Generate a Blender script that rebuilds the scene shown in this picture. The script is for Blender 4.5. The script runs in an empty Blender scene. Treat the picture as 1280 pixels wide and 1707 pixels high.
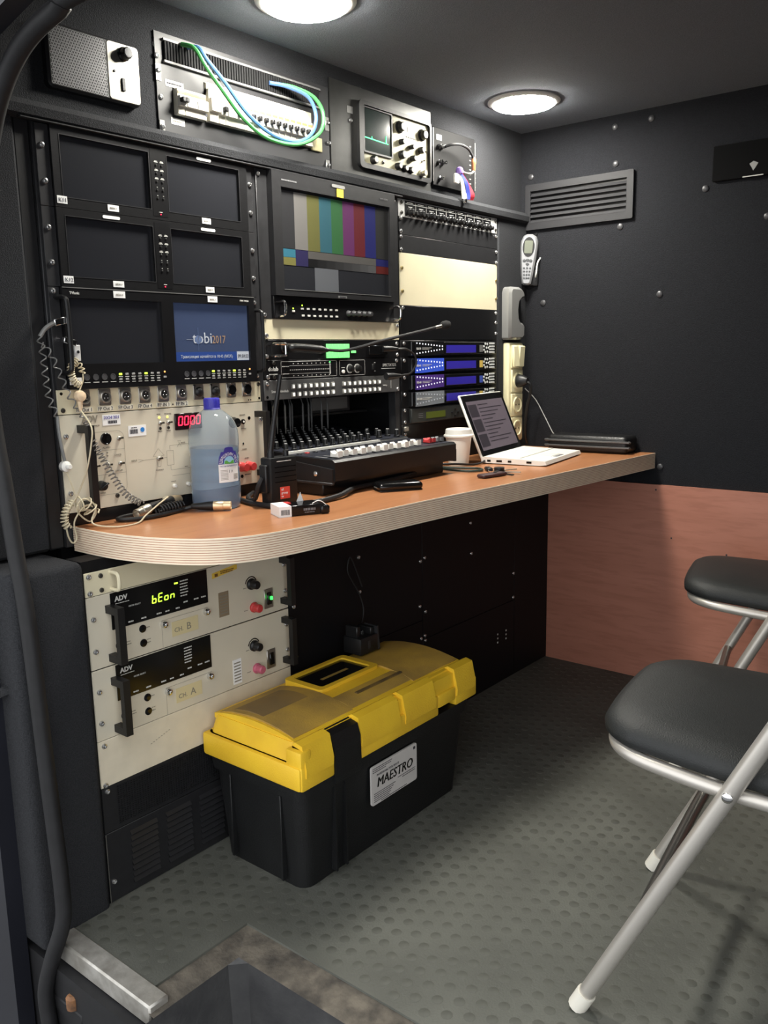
import bpy, bmesh, math, random
from mathutils import Vector, Matrix
random.seed(7)
SC = bpy.context.scene
COL = SC.collection

# ------------------------------------------------------------------ camera
cam_d = bpy.data.cameras.new('camera'); cam = bpy.data.objects.new('camera', cam_d); COL.objects.link(cam)
cam_d.sensor_fit = 'HORIZONTAL'; cam_d.sensor_width = 36.0
cam_d.lens = 1432.9 / 1280 * 36.0
cam_d.clip_start = 0.02; cam_d.clip_end = 60
_r = Vector((0.62962, -0.77669, -0.01849)); _d = Vector((-0.14957, -0.09782, -0.98390)); _f = Vector((0.76237, 0.62224, -0.17776))
_m = Matrix((_r, -_d, -_f)).transposed().to_4x4(); _m.translation = Vector((-0.82271, -1.41080, 0.99173))
cam.matrix_world = _m
SC.camera = cam

# ------------------------------------------------------------------ world, exposure
W = bpy.data.worlds.new('overcast_sky'); SC.world = W; W.use_nodes = True
_bg = W.node_tree.nodes['Background']; _bg.inputs[0].default_value = (0.96, 0.98, 1.0, 1); _bg.inputs[1].default_value = SKY_STRENGTH = 1.45
LAMP_STRENGTH = 125.0
SC.view_settings.view_transform = 'Standard'; SC.view_settings.look = 'None'
SC.view_settings.gamma = 1.0; SC.view_settings.use_curve_mapping = False
SC.view_settings.exposure = 0.6

# ------------------------------------------------------------------ helpers
def lin(c):
    o = []
    for v in c[:3]:
        v = v / 255.0
        o.append(v / 12.92 if v <= 0.04045 else ((v + 0.055) / 1.055) ** 2.4)
    return (*o, 1.0)

MATS = {}
def mat(name, rgb, rough=0.5, metal=0.0, var=0.0, vscale=20.0, bump=0.0, bscale=200.0, emit=0.0, spec=0.5, coat=0.0, trans=0.0, ior=1.45, stretch=None, rgb2=None, rvar=0.0):
    if name in MATS: return MATS[name]
    m = bpy.data.materials.new(name); m.use_nodes = True
    nt = m.node_tree; b = nt.nodes['Principled BSDF']; L = nt.links
    b.inputs['Roughness'].default_value = rough; b.inputs['Metallic'].default_value = metal
    b.inputs['Specular IOR Level'].default_value = spec; b.inputs['Coat Weight'].default_value = coat
    b.inputs['Transmission Weight'].default_value = trans; b.inputs['IOR'].default_value = ior
    c = lin(rgb); b.inputs['Base Color'].default_value = c
    co = nt.nodes.new('ShaderNodeTexCoord'); src = co.outputs['Object']
    if stretch:
        mp = nt.nodes.new('ShaderNodeMapping'); mp.inputs['Scale'].default_value = stretch
        L.new(src, mp.inputs['Vector']); src = mp.outputs['Vector']
    if var > 0 or rgb2:
        n = nt.nodes.new('ShaderNodeTexNoise'); n.inputs['Scale'].default_value = vscale; n.inputs['Detail'].default_value = 4
        L.new(src, n.inputs['Vector'])
        rp = nt.nodes.new('ShaderNodeValToRGB'); rp.color_ramp.elements[0].position = 0.32; rp.color_ramp.elements[1].position = 0.68
        if rgb2: c0 = lin(rgb2)
        else: c0 = tuple(x * (1 - var) for x in c[:3]) + (1,)
        rp.color_ramp.elements[0].color = c0; rp.color_ramp.elements[1].color = c
        L.new(n.outputs['Fac'], rp.inputs['Fac']); L.new(rp.outputs['Color'], b.inputs['Base Color'])
        if rvar:
            mr = nt.nodes.new('ShaderNodeMapRange'); mr.inputs['To Min'].default_value = max(0, rough - rvar); mr.inputs['To Max'].default_value = min(1, rough + rvar)
            L.new(n.outputs['Fac'], mr.inputs['Value']); L.new(mr.outputs['Result'], b.inputs['Roughness'])
    if bump > 0:
        n2 = nt.nodes.new('ShaderNodeTexNoise'); n2.inputs['Scale'].default_value = bscale; n2.inputs['Detail'].default_value = 3
        L.new(src, n2.inputs['Vector'])
        bp = nt.nodes.new('ShaderNodeBump'); bp.inputs['Strength'].default_value = bump; bp.inputs['Distance'].default_value = 0.002
        L.new(n2.outputs['Fac'], bp.inputs['Height']); L.new(bp.outputs['Normal'], b.inputs['Normal'])
    if emit > 0:
        b.inputs['Emission Color'].default_value = c; b.inputs['Emission Strength'].default_value = emit
    MATS[name] = m
    return m

class Geo:
    def __init__(s): s.v = []; s.f = []
    def add(s, vs, fs):
        o = len(s.v); s.v += [tuple(p) for p in vs]; s.f += [tuple(i + o for i in f) for f in fs]; return s
    def box(s, x0, x1, y0, y1, z0, z1):
        return s.add([(x0,y0,z0),(x1,y0,z0),(x1,y1,z0),(x0,y1,z0),(x0,y0,z1),(x1,y0,z1),(x1,y1,z1),(x0,y1,z1)],
                     [(0,3,2,1),(4,5,6,7),(0,1,5,4),(1,2,6,5),(2,3,7,6),(3,0,4,7)])
    def cbox(s, x0, x1, y0, y1, z0, z1, b=0.001, seg=1):
        bm = bmesh.new(); bmesh.ops.create_cube(bm, size=1)
        for v in bm.verts:
            v.co = Vector(((x0+x1)/2 + v.co.x*(x1-x0), (y0+y1)/2 + v.co.y*(y1-y0), (z0+z1)/2 + v.co.z*(z1-z0)))
        bmesh.ops.bevel(bm, geom=bm.edges[:], offset=b, segments=seg, affect='EDGES', profile=0.5)
        bm.verts.index_update()
        s.add([v.co[:] for v in bm.verts], [[v.index for v in f.verts] for f in bm.faces]); bm.free(); return s
    def prism(s, out, a, b, axis='y', ch=0.0):
        # outline in the two other axes, extruded along axis from a to b; ch chamfers the end at a
        n = len(out)
        def P(p, t):
            if axis == 'y': return (p[0], t, p[1])
            if axis == 'z': return (p[0], p[1], t)
            return (t, p[0], p[1])
        rings = []
        if ch > 0:
            rings.append([P(p, a) for p in inset(out, ch)]); rings.append([P(p, a + ch * (1 if b > a else -1)) for p in out])
        else: rings.append([P(p, a) for p in out])
        rings.append([P(p, b) for p in out])
        vs = [q for r in rings for q in r]; fs = []
        for k in range(len(rings) - 1):
            for i in range(n):
                j = (i + 1) % n; fs.append((k*n+i, k*n+j, (k+1)*n+j, (k+1)*n+i))
        fs.append(tuple(range(n))); fs.append(tuple((len(rings)-1)*n + i for i in range(n)))
        return s.add(vs, fs)
    def ring(s, out, inn, a, b, axis='y'):
        # a frame between two outlines with equal counts
        n = len(out)
        def P(p, t):
            if axis == 'y': return (p[0], t, p[1])
            if axis == 'z': return (p[0], p[1], t)
            return (t, p[0], p[1])
        vs = [P(p, a) for p in out] + [P(p, a) for p in inn] + [P(p, b) for p in out] + [P(p, b) for p in inn]; fs = []
        for i in range(n):
            j = (i + 1) % n
            fs += [(i, j, n+j, n+i), (2*n+i, 2*n+j, 3*n+j, 3*n+i), (i, j, 2*n+j, 2*n+i), (n+i, n+j, 3*n+j, 3*n+i)]
        return s.add(vs, fs)
    def lathe(s, prof, c=(0,0,0), axis='z', n=20):
        # prof: (radius, height) along the axis
        vs = []; fs = []; m = len(prof)
        for r, h in prof:
            r = max(r, 1e-5)
            for i in range(n):
                a = 2 * math.pi * i / n; p, q = r * math.cos(a), r * math.sin(a)
                if axis == 'z': vs.append((c[0]+p, c[1]+q, c[2]+h))
                elif axis == 'y': vs.append((c[0]+p, c[1]+h, c[2]+q))
                else: vs.append((c[0]+h, c[1]+p, c[2]+q))
        for k in range(m - 1):
            for i in range(n):
                j = (i + 1) % n; fs.append((k*n+i, k*n+j, (k+1)*n+j, (k+1)*n+i))
        fs.append(tuple(range(n))); fs.append(tuple((m-1)*n + i for i in range(n)))
        return s.add(vs, fs)
    def cyl(s, c, r, h, axis='y', n=16, ch=0.0):
        sg = 1 if h > 0 else -1
        prof = [(r, 0), (r, h - sg*ch), (r - ch, h)] if ch else [(r, 0), (r, h)]
        return s.lathe(prof, c, axis, n)
    def tube(s, pts, r, n=8, closed=False):
        pts = [Vector(p) for p in pts]; N = len(pts)
        rs = r if isinstance(r, (list, tuple)) else [r] * N
        vs = []; up = None
        for i in range(N):
            if closed: t = pts[(i+1) % N] - pts[i-1]
            else: t = pts[min(i+1, N-1)] - pts[max(i-1, 0)]
            if t.length < 1e-9: t = Vector((0,0,1))
            t.normalize()
            if up is None:
                up = Vector((0,0,1)) if abs(t.z) < 0.9 else Vector((1,0,0))
            up = up - t * up.dot(t)
            if up.length < 1e-6: up = t.orthogonal()
            up.normalize(); sd = t.cross(up)
            for k in range(n):
                a = 2*math.pi*k/n; vs.append(pts[i] + (up*math.cos(a) + sd*math.sin(a)) * rs[i])
        fs = []
        for i in range(N if closed else N - 1):
            i2 = (i+1) % N
            for k in range(n):
                k2 = (k+1) % n; fs.append((i*n+k, i*n+k2, i2*n+k2, i2*n+k))
        if not closed: fs.append(tuple(range(n))); fs.append(tuple((N-1)*n + k for k in range(n)))
        return s.add(vs, fs)
    def plate(s, x0, x1, z0, z1, holes, y0, y1):
        # slab in XZ with rectangular holes (hx0,hx1,hz0,hz1)
        xs = sorted({x0, x1, *[h[0] for h in holes], *[h[1] for h in holes]}); zs = sorted({z0, z1, *[h[2] for h in holes], *[h[3] for h in holes]})
        def solid(i, k):
            if i < 0 or k < 0 or i >= len(xs)-1 or k >= len(zs)-1: return False
            cx, cz = (xs[i]+xs[i+1])/2, (zs[k]+zs[k+1])/2
            return not any(h[0] < cx < h[1] and h[2] < cz < h[3] for h in holes)
        idx = {}; vs = []; fs = []
        def V(i, k, t):
            if (i,k,t) not in idx: idx[(i,k,t)] = len(vs); vs.append((xs[i], (y0,y1)[t], zs[k]))
            return idx[(i,k,t)]
        for i in range(len(xs)-1):
            for k in range(len(zs)-1):
                if not solid(i,k): continue
                fs.append((V(i,k,0),V(i+1,k,0),V(i+1,k+1,0),V(i,k+1,0))); fs.append((V(i,k,1),V(i,k+1,1),V(i+1,k+1,1),V(i+1,k,1)))
                if not solid(i-1,k): fs.append((V(i,k,0),V(i,k+1,0),V(i,k+1,1),V(i,k,1)))
                if not solid(i+1,k): fs.append((V(i+1,k,0),V(i+1,k,1),V(i+1,k+1,1),V(i+1,k+1,0)))
                if not solid(i,k-1): fs.append((V(i,k,0),V(i,k,1),V(i+1,k,1),V(i+1,k,0)))
                if not solid(i,k+1): fs.append((V(i,k+1,0),V(i+1,k+1,0),V(i+1,k+1,1),V(i,k+1,1)))
        return s.add(vs, fs)
    def xform(s, M):
        s.v = [tuple(M @ Vector(p)) for p in s.v]; return s
    def mesh(s, name, m, smooth=True, ang=38):
        me = bpy.data.meshes.new(name); me.from_pydata(s.v, [], s.f)
        bm = bmesh.new(); bm.from_mesh(me); bmesh.ops.recalc_face_normals(bm, faces=bm.faces[:]); bm.to_mesh(me); bm.free()
        if m is not None: me.materials.append(m)
        if smooth:
            me.polygons.foreach_set('use_smooth', [True] * len(me.polygons))
            try: me.set_sharp_from_angle(angle=math.radians(ang))
            except Exception: pass
        me.update(); return me
    def build(s, name, m, parent=None, loc=None, rot=None, smooth=True, ang=38):
        return inst(name, s.mesh(name, m, smooth, ang), parent, loc, rot)

def inst(name, me, parent=None, loc=None, rot=None, scale=None):
    o = bpy.data.objects.new(name, me); COL.objects.link(o)
    if parent is not None: o.parent = parent
    if loc is not None: o.location = loc
    if rot is not None: o.rotation_euler = rot
    if scale is not None: o.scale = scale
    return o

def inset(out, d):
    n = len(out); res = []
    area = sum(out[i][0]*out[(i+1)%n][1] - out[(i+1)%n][0]*out[i][1] for i in range(n)); sg = 1 if area > 0 else -1
    for i in range(n):
        p0, p1, p2 = Vector(out[i-1]).to_2d(), Vector(out[i]).to_2d(), Vector(out[(i+1)%n]).to_2d()
        e1 = (p1-p0).normalized(); e2 = (p2-p1).normalized()
        n1 = Vector((-e1.y, e1.x))*sg; n2 = Vector((-e2.y, e2.x))*sg; b = n1 + n2
        b = b / max(b.length_squared, 0.3) * 2 if b.length > 1e-6 else n1
        res.append((p1.x + b.x*d, p1.y + b.y*d))
    return res

def rrect(x0, x1, z0, z1, r, n=4):
    o = []
    for cx, cz, a0 in ((x1-r, z0+r, -90), (x1-r, z1-r, 0), (x0+r, z1-r, 90), (x0+r, z0+r, 180)):
        for i in range(n+1):
            a = math.radians(a0 + 90*i/n); o.append((cx + r*math.cos(a), cz + r*math.sin(a)))
    return o

def spline(pts, n=6, closed=False):
    P = [Vector(p) for p in pts]; out = []; N = len(P)
    rng = range(N if closed else N-1)
    for i in rng:
        p1, p2 = P[i], P[(i+1)%N]
        p0 = P[i-1] if (closed or i > 0) else p1*2 - p2
        p3 = P[(i+2)%N] if (closed or i < N-2) else p2*2 - p1
        for k in range(n):
            t = k/n; t2 = t*t; t3 = t2*t
            out.append(0.5*((2*p1) + (p2-p0)*t + (2*p0-5*p1+4*p2-p3)*t2 + (3*p1-p0-3*p2+p3)*t3))
    if not closed: out.append(P[-1].copy())
    return out

def coil(path, turns, r, n_per=10):
    P = spline(path, 12); L = [0.0]
    for i in range(1, len(P)): L.append(L[-1] + (P[i]-P[i-1]).length)
    out = []; N = int(turns*n_per); up = Vector((0.3, -1, 0.1))
    for k in range(N+1):
        d = L[-1]*k/N; i = 1
        while i < len(L)-1 and L[i] < d: i += 1
        t = (d - L[i-1]) / max(L[i]-L[i-1], 1e-9); p = P[i-1].lerp(P[i], t); tg = (P[i]-P[i-1]).normalized()
        u = (up - tg*up.dot(tg)).normalized(); v = tg.cross(u); a = 2*math.pi*k/n_per
        out.append(p + (u*math.cos(a) + v*math.sin(a))*r)
    return out

def tag(o, label=None, cat=None, group=None, kind=None):
    if label: o['label'] = label
    if cat: o['category'] = cat
    if group: o['group'] = group
    if kind: o['kind'] = kind
    return o

def thing(name, label, cat, loc=(0,0,0), rot=None, group=None):
    o = bpy.data.objects.new(name, None); COL.objects.link(o); o.empty_display_size = 0.03
    o.location = loc
    if rot is not None: o.rotation_euler = rot
    return tag(o, label, cat, group)

def struct(name, g, m, label, parent=None, smooth=True):
    o = g.build(name, m, parent, smooth=smooth); o['kind'] = 'structure'; o['label'] = label
    return o

def text(body, size, x, z, m, parent, y=-0.0006, width=None, align='LEFT', name='lettering', rotz=0.0, shear=0.0, bold=0.0, plane='xz', th=0.0002, M=None):
    c = bpy.data.curves.new('t', 'FONT'); c.body = body; c.size = size; c.resolution_u = 2; c.shear = shear; c.offset = bold
    c.align_x = align; c.extrude = th
    o = bpy.data.objects.new('t', c); me = bpy.data.meshes.new_from_object(o)
    bpy.data.objects.remove(o); bpy.data.curves.remove(c)
    if len(me.vertices) == 0: return None
    xs = [v.co.x for v in me.vertices]; w = max(xs) - min(xs); k = (width / w) if width else 1.0
    ca, sa = math.cos(rotz), math.sin(rotz)
    for v in me.vertices:
        px, pz, d = v.co.x*k, v.co.y, v.co.z
        px, pz = px*ca - pz*sa, px*sa + pz*ca
        if M is not None: v.co = M @ Vector((px + x, pz + z, d))
        else: v.co = Vector((x + px, y - d, z + pz))
    me.name = name; me.materials.clear(); me.materials.append(m); me.update()
    return inst(name, me, parent)

SEG = {'0':'abcdef','1':'bc','2':'abged','3':'abgcd','4':'fgbc','5':'afgcd','6':'afgedc','7':'abc','8':'abcdefg','9':'abcdfg','b':'fgedc','E':'afged','o':'gedc','n':'egc'}
def seven(ch, x, z, w, h, t, m, parent, y=-0.001, sh=0.12):
    g = Geo()
    def bar(x0, z0, x1, z1):
        g.prism([(x + px + sh*pz, z + pz) for px, pz in ((x0,z0),(x1,z0),(x1,z1),(x0,z1))], y, y + 0.0006)
    e = t*0.6
    for s_ in SEG[ch]:
        {'a':lambda: bar(e, h-t, w-e, h), 'd':lambda: bar(e, 0, w-e, t), 'g':lambda: bar(e, h/2-t/2, w-e, h/2+t/2),
         'f':lambda: bar(0, h/2+e/2, t, h-e), 'b':lambda: bar(w-t, h/2+e/2, w, h-e), 'e':lambda: bar(0, e, t, h/2-e/2), 'c':lambda: bar(w-t, e, w, h/2-e/2)}[s_]()
    return g.build('digit', m, parent, smooth=False)

def marks(rects, m, parent, y=-0.0006, name='printed_marks'):
    # fine print too small to read: one flat part
    g = Geo()
    for x0, x1, z0, z1 in rects: g.box(x0, x1, y, y + 0.0004, z0, z1)
    o = g.build(name, m, parent, smooth=False); o['kind'] = 'stuff'; return o

def squiggle(x0, x1, z, h=0.0016, seed=0):
    # word-like dashes from x0 to x1
    r = random.Random(seed + int(x0*9999) + int(z*7777)); o = []; x = x0
    while x < x1 - 0.0012:
        w = min(r.uniform(0.0018, 0.006), x1 - x); o.append((x, x + w, z - h/2, z + h/2)); x += w + 0.0009
    return o

# ------------------------------------------------------------------ materials
M_carpet = mat('black_carpet', (50,51,54), 0.95, var=0.45, vscale=420, bump=0.9, bscale=520, spec=0.25)
M_ceil = mat('glow_lightened_carpet', (122,127,136), 0.95, var=0.25, vscale=380, bump=0.6, bscale=480, spec=0.25)  # dark carpet lightened to grey, standing in for lamp glow and veil
M_black = mat('black_painted_metal', (34,34,36), 0.42, var=0.25, vscale=60, bump=0.12, bscale=900)
M_black2 = mat('satin_black_panel', (20,20,22), 0.33, var=0.2, vscale=30)
M_rail = mat('rack_rail_dark_grey', (58,58,60), 0.4, metal=0.3, var=0.25, vscale=40)
M_brush = mat('brushed_black_metal', (60,60,62), 0.34, metal=0.75, var=0.35, vscale=30, stretch=(3, 1, 160))
M_cream = mat('cream_enamel', (226,217,186), 0.36, var=0.06, vscale=12, coat=0.15)
M_cream2 = mat('warm_grey_enamel', (214,206,186), 0.42, var=0.08, vscale=10)
M_screw = mat('zinc_screw', (205,205,205), 0.25, metal=0.9)
M_chrome = mat('chrome', (225,225,225), 0.12, metal=1.0)
M_steel = mat('dull_steel', (176,172,164), 0.36, metal=0.85, var=0.2, vscale=50)
M_alu = mat('silver_grey_plastic', (168,168,166), 0.3, metal=0.6)
M_screen = mat('dark_screen_glass', (38,39,43), 0.2, spec=0.6)  # base lifted from black, standing in for glare veil on the glass
M_plast = mat('black_plastic', (24,24,25), 0.4, bump=0.15, bscale=700)
M_gloss = mat('glossy_black_plastic', (16,16,17), 0.16)
M_rubber = mat('black_rubber', (28,28,30), 0.6, var=0.3, vscale=60)
M_white = mat('white_sticker', (240,240,238), 0.55)
M_print = mat('white_print', (205,205,200), 0.6)
M_ink = mat('dark_ink', (52,52,58), 0.7)
M_inkf = mat('faded_ink', (138,132,118), 0.7)
M_whitep = mat('white_plastic', (236,234,226), 0.32)
M_yel = mat('yellow_plastic', (244,202,52), 0.45, rgb2=(226,180,48), vscale=9, bump=0.25, bscale=300)
M_yeld = mat('dusty_yellow_plastic', (206,166,68), 0.6, rgb2=(148,120,66), vscale=7, bump=0.25, bscale=300)
M_red = mat('red_plastic', (196,62,62), 0.35)
M_pink = mat('faded_red_plastic', (190,96,118), 0.35)
M_redled = mat('red_led', (255,40,70), 0.4, emit=1.6)
M_grnled = mat('green_yellow_led', (200,255,70), 0.4, emit=1.0)
M_grn = mat('green_led', (60,240,90), 0.4, emit=1.5)
M_grnpad = mat('green_lit_key', (120,255,130), 0.4, emit=0.55)
M_redtag = mat('orange_red_sticker', (236,84,70), 0.5)
# ------------------------------------------------------------------ room shell
XB, ZC, YN = 1.639, 1.66, -2.0
M_floor = mat('grey_rubber_floor', (97,98,91), 0.62, rgb2=(78,79,73), vscale=5, bump=0.3, bscale=260, rvar=0.08)
M_stud = mat('floor_stud', (86,87,80), 0.6, var=0.25, vscale=40)
M_alum = mat('worn_aluminium', (190,187,180), 0.45, metal=0.55, rgb2=(150,146,138), vscale=30, bump=0.3, bscale=90)
M_dust = mat('dusty_lip', (108,101,90), 0.9, rgb2=(62,58,53), vscale=30, bump=0.7, bscale=160)
M_well = mat('dark_step_well', (64,64,64), 0.8, rgb2=(44,44,46), vscale=14, bump=0.5, bscale=120)
M_paint = mat('dark_blue_black_paint', (30,31,38), 0.35, var=0.2, vscale=8)
M_daylit = mat('daylit_pale_grey', (196,198,202), 0.35)

floor = struct('floor', Geo().prism([(0.085,YN),(XB,YN),(XB,-0.02),(-0.118,-0.02),(-0.118,-0.336),(0.085,-0.336)], 0.0, -0.03, 'z'), M_floor,
    'grey rubber stud floor of the van', smooth=False)
stud_me = Geo().lathe([(0.0098,-0.0005),(0.0096,0.0002),(0.0088,0.0004)], n=10).mesh('stud', M_stud)
_sp = []
for i in range(-4, 50):
    for j in range(0, 58):
        x = -0.10 + 0.0345*i + (0.01725 if j % 2 else 0); y = -0.115 - 0.0299*j
        if x < -0.10 or x > XB - 0.02 or y < YN + 0.02: continue
        if x < 0.105 and y < -0.32: continue
        _sp.append((x, y))
def _near(p):   # in view order: the ones the photograph shows largest stand near the door
    d = math.hypot(p[0]+0.82, p[1]+1.41)
    seen = (p[0] < 1.0 and (p[1] < -0.40 or p[0] < 0.18) and p[1] > -0.99 + 0.0*p[0])
    return (0 if seen else 1, d)
_sp.sort(key=_near)
for p in _sp[:290]: inst('stud', stud_me, floor, (p[0], p[1], 0))
_g = Geo()
for p in _sp[290:]: _g.lathe([(0.0098,-0.0005),(0.0096,0.0002),(0.0088,0.0004)], (p[0], p[1], 0), n=8)
tag(_g.build('floor_studs', M_stud, floor), kind='stuff')

struct('trim_1', Geo().cbox(-0.150, -0.112, -0.372, -0.10, -0.034, 0.003, 0.003), M_alum, 'worn aluminium sill edge of the van floor')
# step well: dusty lip, dark walls, dusty bottom
g = Geo().add([(-0.15,-0.336,-0.004),(0.085,-0.336,-0.004),(0.085,YN,-0.004),(0.024,YN,-0.010),(0.024,-0.382,-0.010),(-0.15,-0.382,-0.010)], [(0,1,4,5),(1,2,3,4)])
well = struct('step_well', Geo().add(
    [(-0.30,-0.382,-0.010),(0.000,-0.382,-0.010),(0.024,-0.406,-0.010),(0.024,YN,-0.010),(-0.30,-0.396,-0.150),(-0.006,-0.396,-0.150),(0.014,-0.416,-0.150),(0.014,YN,-0.150),(-0.30,YN,-0.150)],
    [(0,1,5,4),(1,2,6,5),(2,3,7,6),(4,5,6,7,8)]), M_well, 'dark moulded step well beside the sill')
g.build('lip', M_dust, well, smooth=False)
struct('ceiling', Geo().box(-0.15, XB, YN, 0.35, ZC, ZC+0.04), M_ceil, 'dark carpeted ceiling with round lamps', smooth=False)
# bulkhead
wr = struct('wall_right', Geo().box(XB, XB+0.05, YN, 0.35, -0.02, ZC+0.02), mat('bulkhead_carpet', (36,37,41), 0.95, var=0.45, vscale=420, bump=0.9, bscale=520, spec=0.25), 'black carpeted bulkhead wall with rivets', smooth=False)
rivet_me = Geo().lathe([(0.0092,0.0),(0.0088,-0.0022),(0.0060,-0.0040),(0.0022,-0.0046)], axis='x', n=14).mesh('rivet', mat('grey_rivet', (74,74,76), 0.4, metal=0.4))
for y, z in ((-0.289,1.527),(-0.308,1.351),(-0.55,1.425),(-0.433,1.153),(-0.391,1.632),(-0.284,1.628),(-0.012,1.528),(-0.060,1.148),(-0.715,1.335),(-0.454,0.658),(-0.80,1.153),(-0.92,1.52)):
    inst('rivet', rivet_me, wr, (XB, y, z))
# reddish wood panel on the lower bulkhead
def woodmat(name, c1, c2, c3, axis, rough=0.35, scale=1.0, spec=0.5):
    m = bpy.data.materials.new(name); m.use_nodes = True; nt = m.node_tree; b = nt.nodes['Principled BSDF']; L = nt.links
    co = nt.nodes.new('ShaderNodeTexCoord'); mp = nt.nodes.new('ShaderNodeMapping')
    mp.inputs['Scale'].default_value = tuple((0.9 if k == axis else 7.0)*scale for k in 'xyz')
    L.new(co.outputs['Object'], mp.inputs['Vector'])
    n1 = nt.nodes.new('ShaderNodeTexNoise'); n1.inputs['Scale'].default_value = 1.6; n1.inputs['Detail'].default_value = 3; n1.inputs['Distortion'].default_value = 1.4
    n2 = nt.nodes.new('ShaderNodeTexNoise'); n2.inputs['Scale'].default_value = 14; n2.inputs['Detail'].default_value = 6
    L.new(mp.outputs['Vector'], n1.inputs['Vector']); L.new(mp.outputs['Vector'], n2.inputs['Vector'])
    r1 = nt.nodes.new('ShaderNodeValToRGB'); r1.color_ramp.elements[0].position = 0.3; r1.color_ramp.elements[1].position = 0.7
    r1.color_ramp.elements[0].color = lin(c2); r1.color_ramp.elements[1].color = lin(c1)
    L.new(n1.outputs['Fac'], r1.inputs['Fac'])
    r2 = nt.nodes.new('ShaderNodeValToRGB'); r2.color_ramp.elements[0].position = 0.36; r2.color_ramp.elements[1].position = 0.52
    r2.color_ramp.elements[0].color = (1,1,1,1); r2.color_ramp.elements[1].color = (0,0,0,1)
    L.new(n2.outputs['Fac'], r2.inputs['Fac'])
    ml = nt.nodes.new('ShaderNodeMath'); ml.operation = 'MULTIPLY'; ml.inputs[1].default_value = 0.35; L.new(r2.outputs['Color'], ml.inputs[0])
    mx = nt.nodes.new('ShaderNodeMix'); mx.data_type = 'RGBA'; mx.inputs['B'].default_value = lin(c3)
    L.new(ml.outputs[0], mx.inputs['Factor']); L.new(r1.outputs['Color'], mx.inputs['A']); L.new(mx.outputs['Result'], b.inputs['Base Color'])
    b.inputs['Roughness'].default_value = rough; b.inputs['Specular IOR Level'].default_value = spec
    return m
M_woodp = woodmat('cherry_wood_panel', (184,124,104), (170,112,92), (150,94,76), 'y', 0.42)
M_desk = woodmat('cherry_desk_top', (178,122,82), (166,110,72), (148,94,60), 'x', 0.28)
wp = struct('trim_2', Geo().box(XB-0.010, XB, YN, -0.094, 0.0, 0.605), M_woodp, 'cherry wood panel on the lower bulkhead', smooth=False)
for y, z in ((-0.448, 0.590),(-0.43,0.018),(-0.50,0.45),(-0.66,0.42)):
    Geo().cyl((XB-0.0103, y, z), 0.0028, 0.001, 'x', 8).build('screw_hole', M_ink, wp)
struct('wall_front', Geo().box(-0.15, XB, YN-0.03, YN, -0.02, ZC), M_carpet, 'black carpeted side wall opposite the racks', smooth=False)
# door side with a rounded opening, paint dark
arc = [(-0.040,-0.5),(-0.040,1.10),(-0.060,1.22),(-0.110,1.33),(-0.150,1.380),(-0.230,1.428),(-0.338,1.452),(-0.47,1.462),(-1.62,1.462),(-1.80,1.43),(-1.92,1.33),(-1.97,1.15),(-1.97,-0.5)]
wl = struct('wall_left', Geo().prism([(0.9,-0.5),(0.9,1.95),(-2.5,1.95),(-2.5,-0.5)] + arc[::-1], -0.17, -0.20, 'x'), M_paint, 'dark painted door side of the van body', smooth=False)
Geo().tube(spline([(-0.203, y+0.02, z+0.02) for y, z in arc[1:8]], 4), 0.010, 8).build('drip_rail', M_daylit, wl)  # pale colour of this rail stands in for daylight streaks along the arch
struct('ground', Geo().box(-9, 6, -9, 8, -0.56, -0.52), mat('asphalt', (120,120,120), 0.9, var=0.3, vscale=40), 'grey asphalt ground outside the van', smooth=False)
seal = Geo().tube(spline([(-0.180,-0.118,-0.20),(-0.180,-0.112,-0.14),(-0.179,-0.108,-0.08),(-0.168,-0.122,-0.015),(-0.154,-0.140,0.05),(-0.150,-0.141,0.115),(-0.150,-0.129,0.308),(-0.150,-0.113,0.566),(-0.150,-0.094,0.688),(-0.150,-0.078,0.80),(-0.150,-0.060,0.92),(-0.150,-0.058,1.08),(-0.150,-0.085,1.20),(-0.150,-0.125,1.290),(-0.150,-0.175,1.365),(-0.150,-0.245,1.415),(-0.150,-0.338,1.438),(-0.150,-0.47,1.448),(-0.150,-1.62,1.448),(-0.150,-1.80,1.42),(-0.150,-1.90,1.33),(-0.150,-1.94,1.15),(-0.150,-1.94,-0.2)], 6), 0.0135, 10)
tag(seal.build('door_seal', M_rubber), 'black rubber door seal curving round the opening', 'seal')
lt = thing('door_latch', 'small silver latch on the dark door side', 'latch', (-0.172, -0.045, 0.455))
Geo().cbox(-0.028, 0.006, -0.02, 0.03, -0.008, 0.010, 0.003).build('strike_plate', M_chrome, lt)
Geo().tube([(-0.02,-0.012,0.010),(-0.02,-0.012,0.026),(-0.02,0.02,0.026),(-0.02,0.02,0.010)], 0.004, 8).build('striker', M_steel, lt)
hg = thing('sill_bracket', 'black bracket with a rusty pin below the floor sill', 'bracket', (-0.160, -0.14, -0.09))
Geo().cbox(-0.008, 0.03, -0.06, 0.06, -0.03, 0.0, 0.004).build('bracket', M_rubber, hg)
Geo().lathe([(0.012,0),(0.012,0.02),(0.007,0.024)], (-0.004,-0.03,0.0), 'z', 10).build('hinge_pin', mat('rusty_steel', (150,104,66), 0.7, rgb2=(92,66,48), vscale=60), hg)
struct('sill_underside', Geo().box(-0.166, 0.02, -0.382, 0.34, -0.51, -0.036), M_rubber, 'black underside below the floor sill', smooth=False)

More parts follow.
